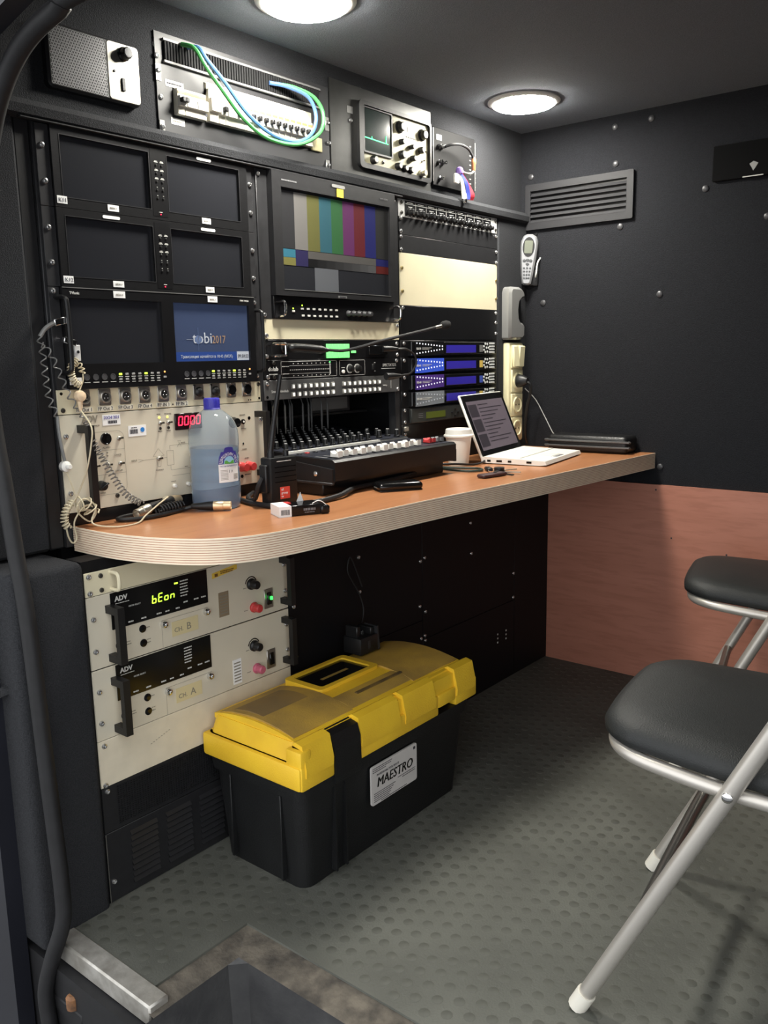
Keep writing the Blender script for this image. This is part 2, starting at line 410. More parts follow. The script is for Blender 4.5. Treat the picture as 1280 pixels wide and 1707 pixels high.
# back wall carpet: fascia beside and above the racks, filler by the bulkhead, pillar below
wb = struct('wall_back', Geo().box(-0.17, XB, 0.36, 0.40, -0.02, ZC), M_carpet, 'black carpeted back wall around the equipment racks', smooth=False)
Geo().cbox(-0.17, -0.034, 0.0, 0.36, 0.66, 1.40, 0.006).build('side_fascia', M_carpet, wb)
Geo().cbox(-0.034, -0.004, 0.008, 0.36, 0.66, 1.40, 0.003).build('side_fascia', M_black, wb)
Geo().plate(-0.17, XB, 1.412, ZC+0.01, [(0.272,0.757,1.414,1.606),(0.760,1.156,1.414,1.63)], 0.024, 0.20).build('upper_fascia', M_carpet, wb, smooth=False)
Geo().prism([(0.024,1.424),(-0.004,1.421),(-0.014,1.410),(-0.012,1.396),(0.0,1.391),(0.05,1.391),(0.05,1.424)], -0.17, XB, 'x').build('fascia_ledge', M_carpet, wb)
Geo().cbox(-0.03, 0.99, -0.0125, -0.003, 1.3893, 1.3925, 0.001).build('rack_top_rail', M_rail, wb)
Geo().cbox(1.470, XB, 0.0, 0.20, 0.60, 1.40, 0.004).build('corner_filler', M_carpet, wb)
Geo().cbox(-0.17, -0.036, -0.102, 0.20, -0.02, 0.655, 0.012, 3).build('carpet_pillar', M_carpet, wb)
Geo().box(0.0, 0.497, 0.03, 0.05, 0.60, 1.40).build('backing_panel', M_black2, wb, smooth=False)
Geo().box(0.985, 1.47, 0.03, 0.05, 0.60, 1.40).build('backing_panel', M_black2, wb, smooth=False)
Geo().box(0.497, 0.985, 0.03, 0.05, 0.905, 1.40).build('backing_panel', M_black2, wb, smooth=False)
Geo().box(0.24, 1.2, 0.06, 0.08, 1.40, 1.65).build('backing_panel', M_black2, wb, smooth=False)
# rack rails between the three bays
rack = thing('equipment_rack', 'dark steel rack rails holding the three columns of equipment', 'rack', (0,0,0.66))
for x0, x1 in ((-0.004,0.018),(0.466,0.508),(0.967,1.000),(1.448,1.470)):
    Geo().cbox(x0, x1, 0.0036, 0.028, 0.0, 0.735, 0.0012).build('rail', M_rail, rack)
Geo().box(0.50, 0.506, 0.01, 0.34, 0.0, 0.24).build('cavity_side', M_black2, rack, smooth=False)
Geo().box(0.972, 0.978, 0.01, 0.34, 0.0, 0.24).build('cavity_side', M_black2, rack, smooth=False)
Geo().box(0.50, 0.978, 0.335, 0.345, 0.0, 0.24).build('cavity_back', M_black2, rack, smooth=False)
Geo().box(0.50, 0.978, 0.0, 0.34, -0.004, 0.036).build('cavity_floor', M_black2, rack, smooth=False)

# ceiling lamps
M_lens = mat('lamp_diffuser', (255,251,240), 0.5, emit=LAMP_STRENGTH)
lamp_label = ['round white ceiling lamp over the rounded end of the desk', 'round white ceiling lamp near the bulkhead vent']
for i, (x, y) in enumerate(((0.473,-0.185),(1.341,-0.157))):
    t = thing('ceiling_lamp', lamp_label[i], 'lamp', (x, y, ZC), group='round ceiling lamps')
    Geo().lathe([(0.097,0.0),(0.097,-0.003),(0.090,-0.007),(0.084,-0.008),(0.084,0.0)], n=48).build('rim', mat('white_lamp_rim', (214,214,212), 0.35), t)
    Geo().lathe([(0.083,-0.002),(0.083,-0.009),(0.078,-0.0125),(0.06,-0.0145),(0.0,-0.015)], n=48).build('diffuser', M_lens, t)
# ------------------------------------------------------------------ rack equipment
U = 0.04445
screw_me = Geo().lathe([(0.0052,0.0),(0.0052,-0.0012),(0.0042,-0.0030),(0.0024,-0.0036),(0.0020,-0.0020),(0.0004,-0.0020)], axis='y', n=14).mesh('screw', M_screw)
dscrew_me = Geo().lathe([(0.0045,0.0),(0.0045,-0.0010),(0.0036,-0.0026),(0.0018,-0.0030),(0.0016,-0.0016),(0.0004,-0.0016)], axis='y', n=12).mesh('screw', mat('dark_screw', (92,90,86), 0.35, metal=0.8))
def screws(root, pts, me=None, y=0.0):
    for u, v in pts: inst('screw', me or screw_me, root, (u, y, v))
def led(root, u, v, m, r=0.0016, name='indicator_light'): return Geo().lathe([(r,0),(r,-0.0008),(r*0.5,-0.0016)], (u,0,v), 'y', 8).build(name, m, root)
def sticker(root, u0, u1, v0, v1, m=M_white, y=-0.0004, th=0.0003, name='label_sticker'):
    return Geo().box(u0, u1, y-th, y+th, v0, v1).build(name, m, root, smooth=False)
def knob_me(r, h, m, name='knob', skirt=1.0, n=18, line=False):
    g = Geo().lathe([(r*skirt,0),(r*skirt,-h*0.25),(r,-h*0.35),(r*0.93,-h*0.95),(r*0.8,-h)], axis='y', n=n)
    return g.mesh(name, m)
def box_me(w, d, h, m, name, b=0.0005): return Geo().cbox(-w/2, w/2, -d, 0, -h/2, h/2, b).mesh(name, m)
def handle_bar(root, u, v0, v1, out, m, w=0.014, th=0.012, name='handle', lean=0.0):
    # D handle: two posts and a vertical grip proud of the panel
    g = Geo().prism([(0.0,v0),(-out,v0),(-out,v1),(0.0,v1),(0.0,v1-th),(-out+th*0.8,v1-th),(-out+th*0.8,v0+th),(0.0,v0+th)], u-w/2, u+w/2, 'x')
    return g.build(name, m, root, smooth=False)
def wire_handle(root, u0, u1, v0, v1, out, r, m, name='handle'):
    vert = abs(u1-u0) < 1e-6
    P = [(u0,0,v0),(u0,-out*0.7,v0),(u0,-out,v0+(v1-v0)*0.18),(u1,-out,v1-(v1-v0)*0.18),(u1,-out*0.7,v1),(u1,0,v1)]
    return Geo().tube(spline(P, 5), r, 8).build(name, m, root)

# ---- bay one: two dual monitors K11 and K12
btn_me = Geo().lathe([(0.0021,0),(0.0021,-0.0014),(0.0015,-0.002)], axis='y', n=10).mesh('button', M_plast)
def dual_monitor(z0, tagtxt, names, label, glare):
    t = thing('dual_monitor', label, 'monitor', (0, 0, z0))
    H = 3*U - 0.0006
    Geo().plate(0.025, 0.466, 0, H, [(0.041,0.222,0.018,0.1195),(0.264,0.444,0.018,0.1195)], -0.006, 0.003).build('bezel', M_brush, t, smooth=False)
    for x0, x1 in ((0.0,0.0245),(0.4665,0.485)):
        Geo().cbox(x0, x1, -0.001, 0.003, 0, H, 0.0006).build('rack_ear', M_rail, t)
    for x0, x1 in ((0.041,0.222),(0.264,0.444)):
        Geo().box(x0-0.002, x1+0.002, 0.0005, 0.003, 0.016, 0.1215).build('screen', M_screen, t, smooth=False)
    # chamfered highlights round the openings
    for x0, x1 in ((0.041,0.222),(0.264,0.444)):
        Geo().ring(rrect(x0-0.0012,x1+0.0012,0.0168,0.1207,0.001,1), rrect(x0,x1,0.018,0.1195,0.001,1), -0.0066, -0.004).build('screen_frame', M_rail, t, smooth=False)
    Geo().box(0.226, 0.260, -0.0064, -0.0055, 0.006, 0.128).build('button_panel', M_black2, t, smooth=False)
    for k in range(5):
        for u in (0.238, 0.251): inst('button', btn_me, t, (u, -0.0062, 0.099 - 0.015*k))
    mk = []
    for k in range(3):
        for u in (0.238, 0.251): mk += [(u-0.0042, u+0.0042, 0.1035-0.015*k, 0.1047-0.015*k), (u-0.003, u+0.003, 0.1055-0.015*k, 0.1064-0.015*k)]
    for u in (0.238, 0.251): mk += [(u-0.001,u+0.001,0.0585,0.0595), (u-0.001,u+0.001,0.0435,0.0445)]
    marks(mk, M_print, t, -0.0070)
    led(t, 0.243, 0.010, M_redled, 0.0013).location.y = -0.0062
    marks([(0.2395,0.2470,0.0135,0.0145)], M_print, t, -0.0070)
    for x in glare:
        Geo().prism(rrect(x, x+0.036, 0.1235, 0.1290, 0.0026, 4), -0.0070, -0.006).build('tally_lens', M_white, t)
    s = sticker(t, 0.028, 0.047, 0.006, 0.0185, y=-0.0066); text(tagtxt, 0.0095, 0.0305, 0.0088, M_ink, s, -0.0074)
    for (x0, x1), n in zip(((0.127,0.150),(0.342,0.364)), names):
        s = sticker(t, x0, x1, 0.004, 0.0150, y=-0.0066); text(n, 0.0045, (x0+x1)/2, 0.0078, M_inkf, s, -0.0074, align='CENTER')
    screws(t, [(0.0105,0.098),(0.0115,0.040),(0.478,0.096),(0.478,0.039)], y=-0.001)
    return t
dual_monitor(1.2560, 'K11', ('МОН 1','МОН 2'), 'black twin-screen rack monitor with a K11 sticker', (0.336,))
dual_monitor(1.1225, 'K12', ('МОН 3','МОН 4'), 'black twin-screen rack monitor with a K12 sticker', (0.115, 0.338))

# ---- K13: dual monitor with the blue slide
M_blue = mat('blue_slide', (50,60,84), 0.3, emit=0.28)
M_bluebar = mat('blue_caption_bar', (38,60,116), 0.3, emit=0.25)
M_slide = mat('slide_white', (160,165,174), 0.4, emit=0.22)
M_slide2 = mat('slide_bronze', (140,116,94), 0.4, emit=0.15)
M_slide3 = mat('slide_dim_blue', (84,100,134), 0.4, emit=0.2)
t = thing('dual_monitor', 'black twin-screen rack monitor, one screen showing a blue title slide', 'monitor', (0,0,0.9445)); H = 4*U - 0.0006
Geo().plate(0.021, 0.468, 0, H, [(0.032,0.228,0.0445,0.159),(0.256,0.452,0.0445,0.159)], -0.010, 0.003).build('bezel', M_black2, t, smooth=False)
for x0, x1 in ((0.0,0.0205),(0.4685,0.485)): Geo().cbox(x0, x1, -0.001, 0.003, 0, H, 0.0006).build('rack_ear', M_rail, t)
Geo().box(0.021, 0.468, -0.0108, -0.009, H-0.0013, H).build('top_edge', M_alu, t, smooth=False)
Geo().box(0.031, 0.229, -0.004, -0.002, 0.0435, 0.160).build('screen', M_screen, t, smooth=False)
sc = Geo().box(0.255, 0.453, -0.004, -0.002, 0.0435, 0.160).build('screen', M_blue, t, smooth=False)
Geo().box(0.256, 0.452, -0.0046, -0.004, 0.0455, 0.0635).build('caption_bar', M_bluebar, sc, smooth=False)
Geo().box(0.418, 0.451, -0.0052, -0.0045, 0.0460, 0.0640).build('clock_box', M_slide, sc, smooth=False)
text('09:30:22', 0.0095, 0.4195, 0.0515, M_ink, sc, -0.0056, width=0.0300)
text('Трансляция начнётся в 10:45 (МСК)', 0.0085, 0.271, 0.0515, M_slide, sc, -0.0050, width=0.134)
text('tobi', 0.031, 0.3030, 0.0810, M_slide, sc, -0.0046, width=0.049)
text('2017', 0.0225, 0.3530, 0.0810, M_slide2, sc, -0.0046, width=0.035)
_lg = Geo().lathe([(0.0085,-0.0044),(0.0085,-0.0048)], (0.3175,0,0.0880), 'y', 24); _lg.build('logo_globe', M_slide3, sc)
marks([(0.288,0.304,0.0880,0.0886)], M_slide, sc, -0.0048); marks([(0.3172,0.3178,0.066,0.112)], M_slide3, sc, -0.0048)
pad_me = box_me(0.0070, 0.0012, 0.0036, mat('grey_key', (150,150,148), 0.5), 'key')
padg_me = box_me(0.0070, 0.0012, 0.0036, M_grnled, 'key')
ring_me = Geo().lathe([(0.0058,0),(0.0058,-0.001),(0.0050,-0.001),(0.0048,-0.0005),(0.0,-0.0005)], axis='y', n=18).mesh('knob', mat('grey_knob_outline', (70,70,72), 0.5))
for k in range(4):
    for ub in (0.056, 0.279): inst('knob', ring_me, t, (ub + 0.018*k, -0.010, 0.0205))
mk = []
for ub in (0.126, 0.347):
    for k in range(7):
        inst('key', padg_me if k in (0,4) else pad_me, t, (ub + 0.0141*k, -0.010, 0.0245)); inst('key', pad_me, t, (ub + 0.0141*k, -0.010, 0.0150))
        mk += [(ub+0.0141*k-0.0045, ub+0.0141*k+0.0045, 0.0193, 0.0204), (ub+0.0141*k-0.004, ub+0.0141*k+0.004, 0.0098, 0.0109)]
    inst('key', pad_me, t, (ub + 0.100, -0.010, 0.0165))
    led(t, ub+0.100, 0.0265, mat('amber_led', (255,170,90), 0.4, emit=1.0), 0.0018).location.y = -0.010
for ub in (0.056, 0.279):
    for k in range(4): mk.append((ub+0.018*k-0.006, ub+0.018*k+0.006, 0.0107, 0.0119))
marks(mk, M_print, t, -0.0108)
text('TVlogic', 0.0062, 0.0345, 0.1655, M_print, t, -0.0106, bold=0.0002); text('PVM-TW20A', 0.0052, 0.428, 0.1665, M_print, t, -0.0106, width=0.024)
for (x0, x1), n in zip(((0.123,0.148),(0.342,0.367)), ('МОН 5','МОН 6')):
    s = sticker(t, x0, x1, 0.1625, 0.1745, y=-0.0106); text(n, 0.0048, (x0+x1)/2, 0.1665, M_inkf, s, -0.0114, align='CENTER')
s = sticker(t, 0.021, 0.045, 0.008, 0.0205, y=-0.0106); text('K13', 0.0095, 0.0235, 0.0105, M_ink, s, -0.0114)
Geo().tube(spline([(0.012,0,0.160),(0.013,-0.028,0.157),(0.015,-0.032,0.140),(0.015,-0.032,0.050),(0.013,-0.028,0.032),(0.012,0,0.029)], 5), 0.0042, 8).build('handle', M_plast, t)
Geo().tube(spline([(0.4775,0,0.150),(0.4775,-0.020,0.147),(0.4775,-0.024,0.130),(0.4775,-0.024,0.040),(0.4775,-0.020,0.024),(0.4775,0,0.021)], 5), 0.0036, 8).build('handle', M_plast, t)
screws(t, [(0.0085,0.170),(0.4765,0.166),(0.476,0.012)], y=-0.001)

# ---- XLR patch panel
t = thing('connector_panel', 'cream rack panel with a row of ten round connectors', 'connector panel', (0,0,0.9005)); H = U - 0.0008
Geo().cbox(0, 0.485, 0, 0.003, 0, H, 0.0006).build('faceplate', M_cream, t)
flange_me = Geo().prism(rrect(-0.0130,0.0130,-0.0155,0.0155,0.003,3), -0.0018, 0.0, ch=0.0006).mesh('connector_flange', M_steel)
shell_me = Geo().lathe([(0.0112,0),(0.0112,-0.0042),(0.0104,-0.0050),(0.0088,-0.0050),(0.0086,-0.0008),(0.0,-0.0008)], axis='y', n=22).mesh('connector_ring', mat('satin_nickel', (190,186,178), 0.35, metal=0.85))
core_me = Geo().lathe([(0.0082,0),(0.0082,-0.0012),(0.0074,-0.0016)], axis='y', n=18).mesh('connector_core', mat('dark_socket_insert', (40,39,38), 0.75))
pin_me = Geo().cyl((0,0,0), 0.0013, -0.0042, 'y', 8, 0.0004).mesh('contact_pin', M_chrome)
bulb_me = Geo().lathe([(0.0098,0),(0.0098,-0.003),(0.0078,-0.0055),(0.0035,-0.0070),(0.0,-0.0072)], axis='y', n=20).mesh('connector_core', M_plast)
fins_me = Geo().lathe([(0.0104,0),(0.0104,-0.003),(0.0095,-0.0040),(0.0,-0.0040)], axis='y', n=20).mesh('connector_core', M_gloss)
for k in range(10):
    u = 0.0515 + 0.0436*k
    fl = inst('connector', flange_me, t, (u, 0, 0.0275))
    if k < 6:
        inst('connector_ring', shell_me, fl, (0,-0.0018,0)); inst('connector_core', core_me, fl, (0,-0.0020,0))
        for a in (90, 210, 330): inst('contact_pin', pin_me, fl, (0.0042*math.cos(math.radians(a)), -0.0028, 0.0042*math.sin(math.radians(a))))
    elif k < 8:
        inst('connector_core', bulb_me, fl, (0,-0.0018,0))
        for sx, sz in ((-1,1),(1,-1)): inst('screw', dscrew_me, fl, (0.0100*sx,-0.0016,0.0125*sz), scale=(0.55,0.7,0.55))
    else:
        inst('connector_core', fins_me, fl, (0,-0.0018,0))
        Geo().lathe([(0.0116,0),(0.0116,-0.0030),(0.0106,-0.0034),(0.0106,0)], axis='y', n=20).build('connector_ring', M_chrome, fl, (0,-0.0018,0))
        Geo().cbox(-0.005,0.005,-0.004,0,0.0118,0.0158,0.0008).build('release_tab', M_steel, fl, (0,-0.0018,0))
for k, s in enumerate(('FP Out 1','FP Out 2','FP Out 3','FP Out 4','FP IN 1','FP IN 2')):
    u = 0.0515 + 0.0436*k
    st = sticker(t, u-0.0165, u+0.0165, 0.0020, 0.0108, mat('cream_label', (238,233,214), 0.5)); text(s, 0.0095, u, 0.0032, M_ink, st, -0.0010, align='CENTER', width=0.031 if k < 4 else 0.027)
hole_me = Geo().cyl((0,0,0), 0.0022, -0.0006, 'y', 10).mesh('screw_hole', M_gloss)
for u, v in ((0.0085,0.037),(0.480,0.007),(0.248,0.006),(0.455,0.0045),(0.449,0.0045)): inst('screw_hole', hole_me, t, (u,0,v), scale=(1.3,1,1.3) if u in (0.0085,0.480) else (0.7,1,0.7))
screws(t, [(0.0095,0.0075),(0.479,0.037)], dscrew_me)

# ---- amplifier 4U
tog_b = Geo().lathe([(0.0042,0),(0.0042,-0.002),(0.0028,-0.0032),(0.0020,-0.0032)], axis='y', n=12).mesh('toggle_collar', M_steel)
tog_l = Geo().tube([(0,-0.002,0),(0.0012,-0.006,0.0008),(0.0026,-0.0100,0.0014)], [0.0012,0.0015,0.0020], 8).mesh('toggle_lever', mat('dark_lever', (70,66,60), 0.3, metal=0.8))
def toggle(root, u, v):
    b = inst('toggle_switch', tog_b, root, (u, 0, v)); inst('toggle_lever', tog_l, b)
def outline(root, pts, m, w=0.0006, closed=False, name='printed_line'):
    g = Geo(); n = len(pts)
    for i in range(n if closed else n-1):
        (x0,z0),(x1,z1) = pts[i], pts[(i+1)%n]; L = math.hypot(x1-x0,z1-z0)
        if L < 1e-9: continue
        nx, nz = -(z1-z0)/L*w/2, (x1-x0)/L*w/2
        g.add([(x0+nx,-0.0005,z0+nz),(x1+nx,-0.0005,z1+nz),(x1-nx,-0.0005,z1-nz),(x0-nx,-0.0005,z0-nz)], [(0,1,2,3)])
    return g.build(name, m, root, smooth=False)
t = thing('amplifier', 'cream amplifier unit with red 0000 digits behind the water bottle', 'amplifier', (0,0,0.7225)); H = 4*U - 0.0012
Geo().cbox(0, 0.4885, 0, 0.003, 0, H, 0.0006).build('faceplate', M_cream2, t)
text('ADV', 0.017, 0.0445, 0.1610, M_inkf, t, width=0.034, bold=0.0006); marks(squiggle(0.060,0.080,0.1545), M_inkf, t)
handle_bar(t, 0.040, 0.006, 0.158, 0.036, M_plast, 0.013, 0.014)
handle_bar(t, 0.470, 0.016, 0.158, 0.036, M_plast, 0.012, 0.013)
s = sticker(t, 0.087, 0.125, 0.1530, 0.1725); text('SOCHI 2014', 0.0085, 0.0895, 0.1645, mat('violet_ink', (70,60,150), 0.6), s, -0.0012, width=0.032)
marks([(0.098+0.0016*k, 0.0988+0.0016*k+0.0004*(k%3), 0.156, 0.1615) for k in range(12)], M_ink, s, -0.0010, 'barcode')
s = sticker(t, 0.141, 0.181, 0.128, 0.1485); marks([(0.144+0.0018*k, 0.145+0.0018*k+0.0004*(k%2), 0.133, 0.1415) for k in range(10)], M_ink, s, -0.0010, 'barcode')
Geo().cyl((0.1725,-0.0008,0.1395), 0.0046, -0.0004, 'y', 18).build('blue_dot', mat('blue_print', (50,130,205), 0.5), s)
marks(squiggle(0.147,0.162,0.1445), M_ink, s, -0.0010)
bx = rrect(0.056, 0.130, 0.024, 0.142, 0.014, 5)
outline(t, bx, M_inkf, closed=True); outline(t, [(0.056,0.107),(0.130,0.107)], M_inkf); outline(t, [(0.056,0.062),(0.130,0.062)], M_inkf)
Geo().lathe([(0.0112,0),(0.0112,-0.0025),(0.0100,-0.0035),(0.0088,-0.0015),(0.0,-0.0010)], (0.091,0,0.1285), 'y', 24).build('alarm_sounder', M_gloss, t)
toggle(t, 0.119, 0.127)
for u in (0.066, 0.092, 0.118): toggle(t, u, 0.0795)
led(t, 0.065, 0.068, M_grn, 0.0018); led(t, 0.092, 0.103, M_inkf, 0.0018); led(t, 0.092, 0.097, M_inkf, 0.0018); led(t, 0.066, 0.0885, mat('dim_amber', (150,110,80), 0.4), 0.0018)
kb = inst('knob', knob_me(0.0088, 0.012, M_plast, skirt=1.08), t, (0.0735, 0, 0.0425)); Geo().cbox(-0.0015,0.0015,-0.015,-0.010,-0.008,0.010,0.0005).build('pointer', M_plast, kb, rot=(0,math.radians(60),0))
text('ALARM', 0.0052, 0.091, 0.1105, M_inkf, t, align='CENTER'); text('POWER', 0.0052, 0.0735, 0.0265, M_inkf, t, align='CENTER'); text('CANCEL', 0.0040, 0.107, 0.0955, M_inkf, t); text('EXECUTE', 0.0040, 0.106, 0.0655, M_inkf, t); text('INPUT', 0.0046, 0.143, 0.0800, M_inkf, t)
screws(t, [(0.107,0.0195)], dscrew_me)
for u in (0.2145, 0.2340):
    toggle(t, u, 0.1485); led(t, u-0.001, 0.1600, mat('yellow_led', (255,240,120), 0.4, emit=0.7), 0.0026); inst('screw', dscrew_me, t, (u, 0, 0.1385), scale=(0.7,0.7,0.7))
marks(squiggle(0.208,0.218,0.1665)+squiggle(0.226,0.243,0.1665)+squiggle(0.209,0.219,0.133)+squiggle(0.229,0.239,0.133), M_inkf, t)
d = Geo().cbox(0.249, 0.316, -0.004, 0, 0.1320, 0.1650, 0.001).build('display', mat('dark_red_display', (30,12,16), 0.2), t)
for k in range(4): seven('0', 0.2545 + 0.0148*k, 0.1405, 0.0112, 0.0190, 0.0022, M_redled, d, y=-0.0048)
# block diagram
outline(t, [(0.158,0.0830),(0.170,0.0800),(0.158,0.0770)], M_inkf); outline(t, [(0.170,0.0800),(0.226,0.0800)], M_inkf)
outline(t, [(0.2060,0.0995),(0.2195,0.0850),(0.2130,0.0850),(0.2100,0.0640),(0.2030,0.0640),(0.2000,0.0850),(0.1930,0.0850)], M_inkf, closed=True)
outline(t, [(0.2260,0.0930),(0.2420,0.0930),(0.2420,0.0640),(0.2260,0.0640)], M_inkf, closed=True)
outline(t, [(0.234,0.093),(0.234,0.103),(0.300,0.103)], M_inkf); outline(t, [(0.234,0.064),(0.234,0.054),(0.300,0.054)], M_inkf)
outline(t, [(0.252,0.099),(0.262,0.111),(0.254,0.111),(0.262,0.099)], M_inkf)
toggle(t, 0.206, 0.0795); marks(squiggle(0.262,0.272,0.1065)+squiggle(0.268,0.276,0.0572)+squiggle(0.198,0.216,0.0575), M_inkf, t)
outline(t, [(0.236,0.0420),(0.288,0.0420)], M_inkf)
pb_me = Geo().lathe([(0.0042,0),(0.0042,-0.005),(0.0032,-0.0065)], axis='y', n=14).mesh('push_button', M_whitep)
for u in (0.239, 0.273): inst('push_button', pb_me, t, (u, 0, 0.0215))
marks(squiggle(0.233,0.244,0.0305), M_inkf, t)
kn = knob_me(0.0105, 0.015, M_gloss, skirt=1.1)
inst('knob', kn, t, (0.402,0,0.1370))
b2 = inst('push_button', Geo().lathe([(0.0055,0),(0.0055,-0.003),(0.004,-0.004)], axis='y', n=14).mesh('push_button', M_gloss), t, (0.429,0,0.1370)); Geo().lathe([(0.0026,-0.0035),(0.0022,-0.0048)], axis='y', n=10).build('button_cap', M_whitep, b2)
inst('screw_hole', hole_me, t, (0.448,0,0.1435), scale=(1.8,1,1.8)); inst('screw_hole', hole_me, t, (0.428,0,0.0895), scale=(0.9,1,1.2))
marks(squiggle(0.421,0.437,0.152)+squiggle(0.392,0.400,0.150)+squiggle(0.423,0.438,0.122)+squiggle(0.424,0.438,0.078)+squiggle(0.430,0.442,0.058), M_inkf, t)
rb_me = Geo().lathe([(0.0105,0),(0.0105,-0.004),(0.0092,-0.0055),(0.0092,-0.018),(0.0078,-0.020)], axis='y', n=20).mesh('push_button', M_red)
for u in (0.418, 0.439): inst('push_button', rb_me, t, (u, 0, 0.0400))
inst('screw_hole', hole_me, t, (0.420,0,0.0190), scale=(1.8,1,1.8)); marks(squiggle(0.428,0.446,0.0215), M_ink, t)
screws(t, [(0.0105,0.139),(0.0105,0.036),(0.4815,0.139),(0.4815,0.039)])
# black gap below
tag(Geo().cbox(0.0, 0.4885, 0.002, 0.006, 0.6985, 0.7215, 0.0006).build('blank_panel', M_black2), 'thin black filler strip under the cream amplifier at desk level', 'panel')

# ---- bay two
t = thing('colour_monitor', 'large black rack monitor showing colour bars', 'monitor', (0.497,0,1.0785)); H = 7*U - 0.0008; u0 = -0.497
def V(x): return x - 0.497
def Zz(z): return z - 1.0785
for x0, x1 in ((0.0,0.031),(0.455,0.485)): Geo().cbox(x0, x1, -0.001, 0.003, 0, H, 0.0008).build('rack_ear', M_rail, t)
Geo().plate(0.0315, 0.4545, 0.050, H, [(0.0585,0.4340,0.0640,0.2790)], -0.016, 0.003).build('bezel', M_black, t, smooth=False)
Geo().cbox(0.0315, 0.4545, -0.008, 0.003, 0, 0.0495, 0.001).build('control_panel', M_black2, t)
sc = Geo().box(0.0575, 0.4350, -0.0085, -0.006, 0.0630, 0.2800).build('screen', M_screen, t, smooth=False)
Geo().box(0.0585, 0.4340, -0.0168, -0.0155, 0.0628, 0.0640).build('lower_edge', M_alu, t, smooth=False)
def bar(x0, x1, z0, z1, rgb, e=0.16):
    m = mat('bar_%d_%d_%d' % rgb, tuple(int(v*0.64) for v in rgb), 0.3, emit=e)
    Geo().box(V(x0), V(x1), -0.0092, -0.0084, Zz(z0), Zz(z1)).build('colour_bar', m, sc, smooth=False)
xs = (0.600,0.641,0.681,0.721,0.761,0.801,0.841,0.882)
for k, c in enumerate(((150,147,145),(128,126,72),(66,118,134),(66,124,76),(122,62,118),(124,46,54),(48,50,128))): bar(xs[k], xs[k+1], 1.2310, 1.3525, c)
bar(0.556, 0.600, 1.2310, 1.3525, (66,66,70), 0.1); bar(0.882, 0.930, 1.2310, 1.3525, (62,62,62), 0.1)
bar(0.556, 0.600, 1.2125, 1.2300, (72,146,172)); bar(0.556, 0.600, 1.1955, 1.2120, (150,146,84)); bar(0.6005, 0.640, 1.1955, 1.2300, (58,54,100))
bar(0.641, 0.8815, 1.2135, 1.2300, (112,108,106)); bar(0.882, 0.930, 1.2135, 1.2300, (46,48,118)); bar(0.882, 0.930, 1.1955, 1.2130, (116,44,42))
for k in range(8): bar(0.641+0.030*k, 0.671+0.030*k, 1.1955, 1.2130, (30+11*k, 30+11*k, 32+11*k), 0.15)
bar(0.661, 0.741, 1.1440, 1.1950, (128,130,136))
marks(squiggle(0.060,0.108,0.2935,0.0030), mat('dim_print', (110,110,112), 0.6), t, -0.0166); text('XVM-325W', 0.0062, 0.395, 0.2925, mat('dim_print', (110,110,112), 0.6), t, -0.0166)
Geo().prism(rrect(0.222,0.266,0.2990,0.3060,0.003,3), -0.0172, -0.0160).build('tally_lens', mat('frosted_tally', (150,150,148), 0.4), t)
Geo().box(0.239, 0.260, -0.0176, -0.0160, 0.2790, 0.2975).build('yellow_tape', mat('yellow_tape', (232,206,70), 0.5), t, smooth=False)
Geo().box(0.234, 0.264, -0.0168, -0.0155, 0.0480+0.003, 0.0565).build('badge', M_alu, t, smooth=False); marks(squiggle(0.238,0.260,0.0540,0.0022), M_ink, t, -0.0176)
for u in (0.046, 0.457): Geo().tube(spline([(u,0,0.038),(u,-0.022,0.037),(u,-0.028,0.031),(u,-0.028,0.014),(u,-0.022,0.007),(u,0,0.006)],5), 0.0032, 8).build('handle', M_chrome, t)
key_me = box_me(0.0088, 0.0016, 0.0042, M_print, 'key')
for k in range(7):
    inst('key', key_me, t, (0.119+0.0192*k, -0.008, 0.0235)); inst('key', key_me, t, (0.121+0.0190*k, -0.008, 0.0085))
inst('key', key_me, t, (0.091,-0.008,0.0175)); led(t, 0.090, 0.0235, M_grnled, 0.0018).location.y = -0.008; led(t, 0.119, 0.0310, M_grnled, 0.0018).location.y = -0.008
k5 = Geo().lathe([(0.0075,0),(0.0075,-0.002),(0.006,-0.004),(0.0055,-0.009),(0.0046,-0.010)], axis='y', n=14).mesh('knob', mat('dark_grey_knob', (78,78,80), 0.35, metal=0.5))
for k in range(5): inst('knob', k5, t, (0.277+0.0195*k, -0.008, 0.0175))
screws(t, [(0.006,0.300),(0.009,0.0075),(0.470,0.2985),(0.476,0.0055)], y=-0.001)

def blank(x0, x1, z0, z1, m, label, sc_pts, name='blank_panel', y=0.0):
    t = thing(name, label, 'panel', (x0, y, z0))
    Geo().cbox(0, x1-x0, 0, 0.003, 0.0004, z1-z0-0.0004, 0.0006).build('faceplate', m, t)
    screws(t, sc_pts); return t
blank(0.503, 0.9815, 1.0340, 1.0785, M_cream, 'narrow cream blank panel under the colour bar monitor', [(0.0065,0.008),(0.471,0.036)])

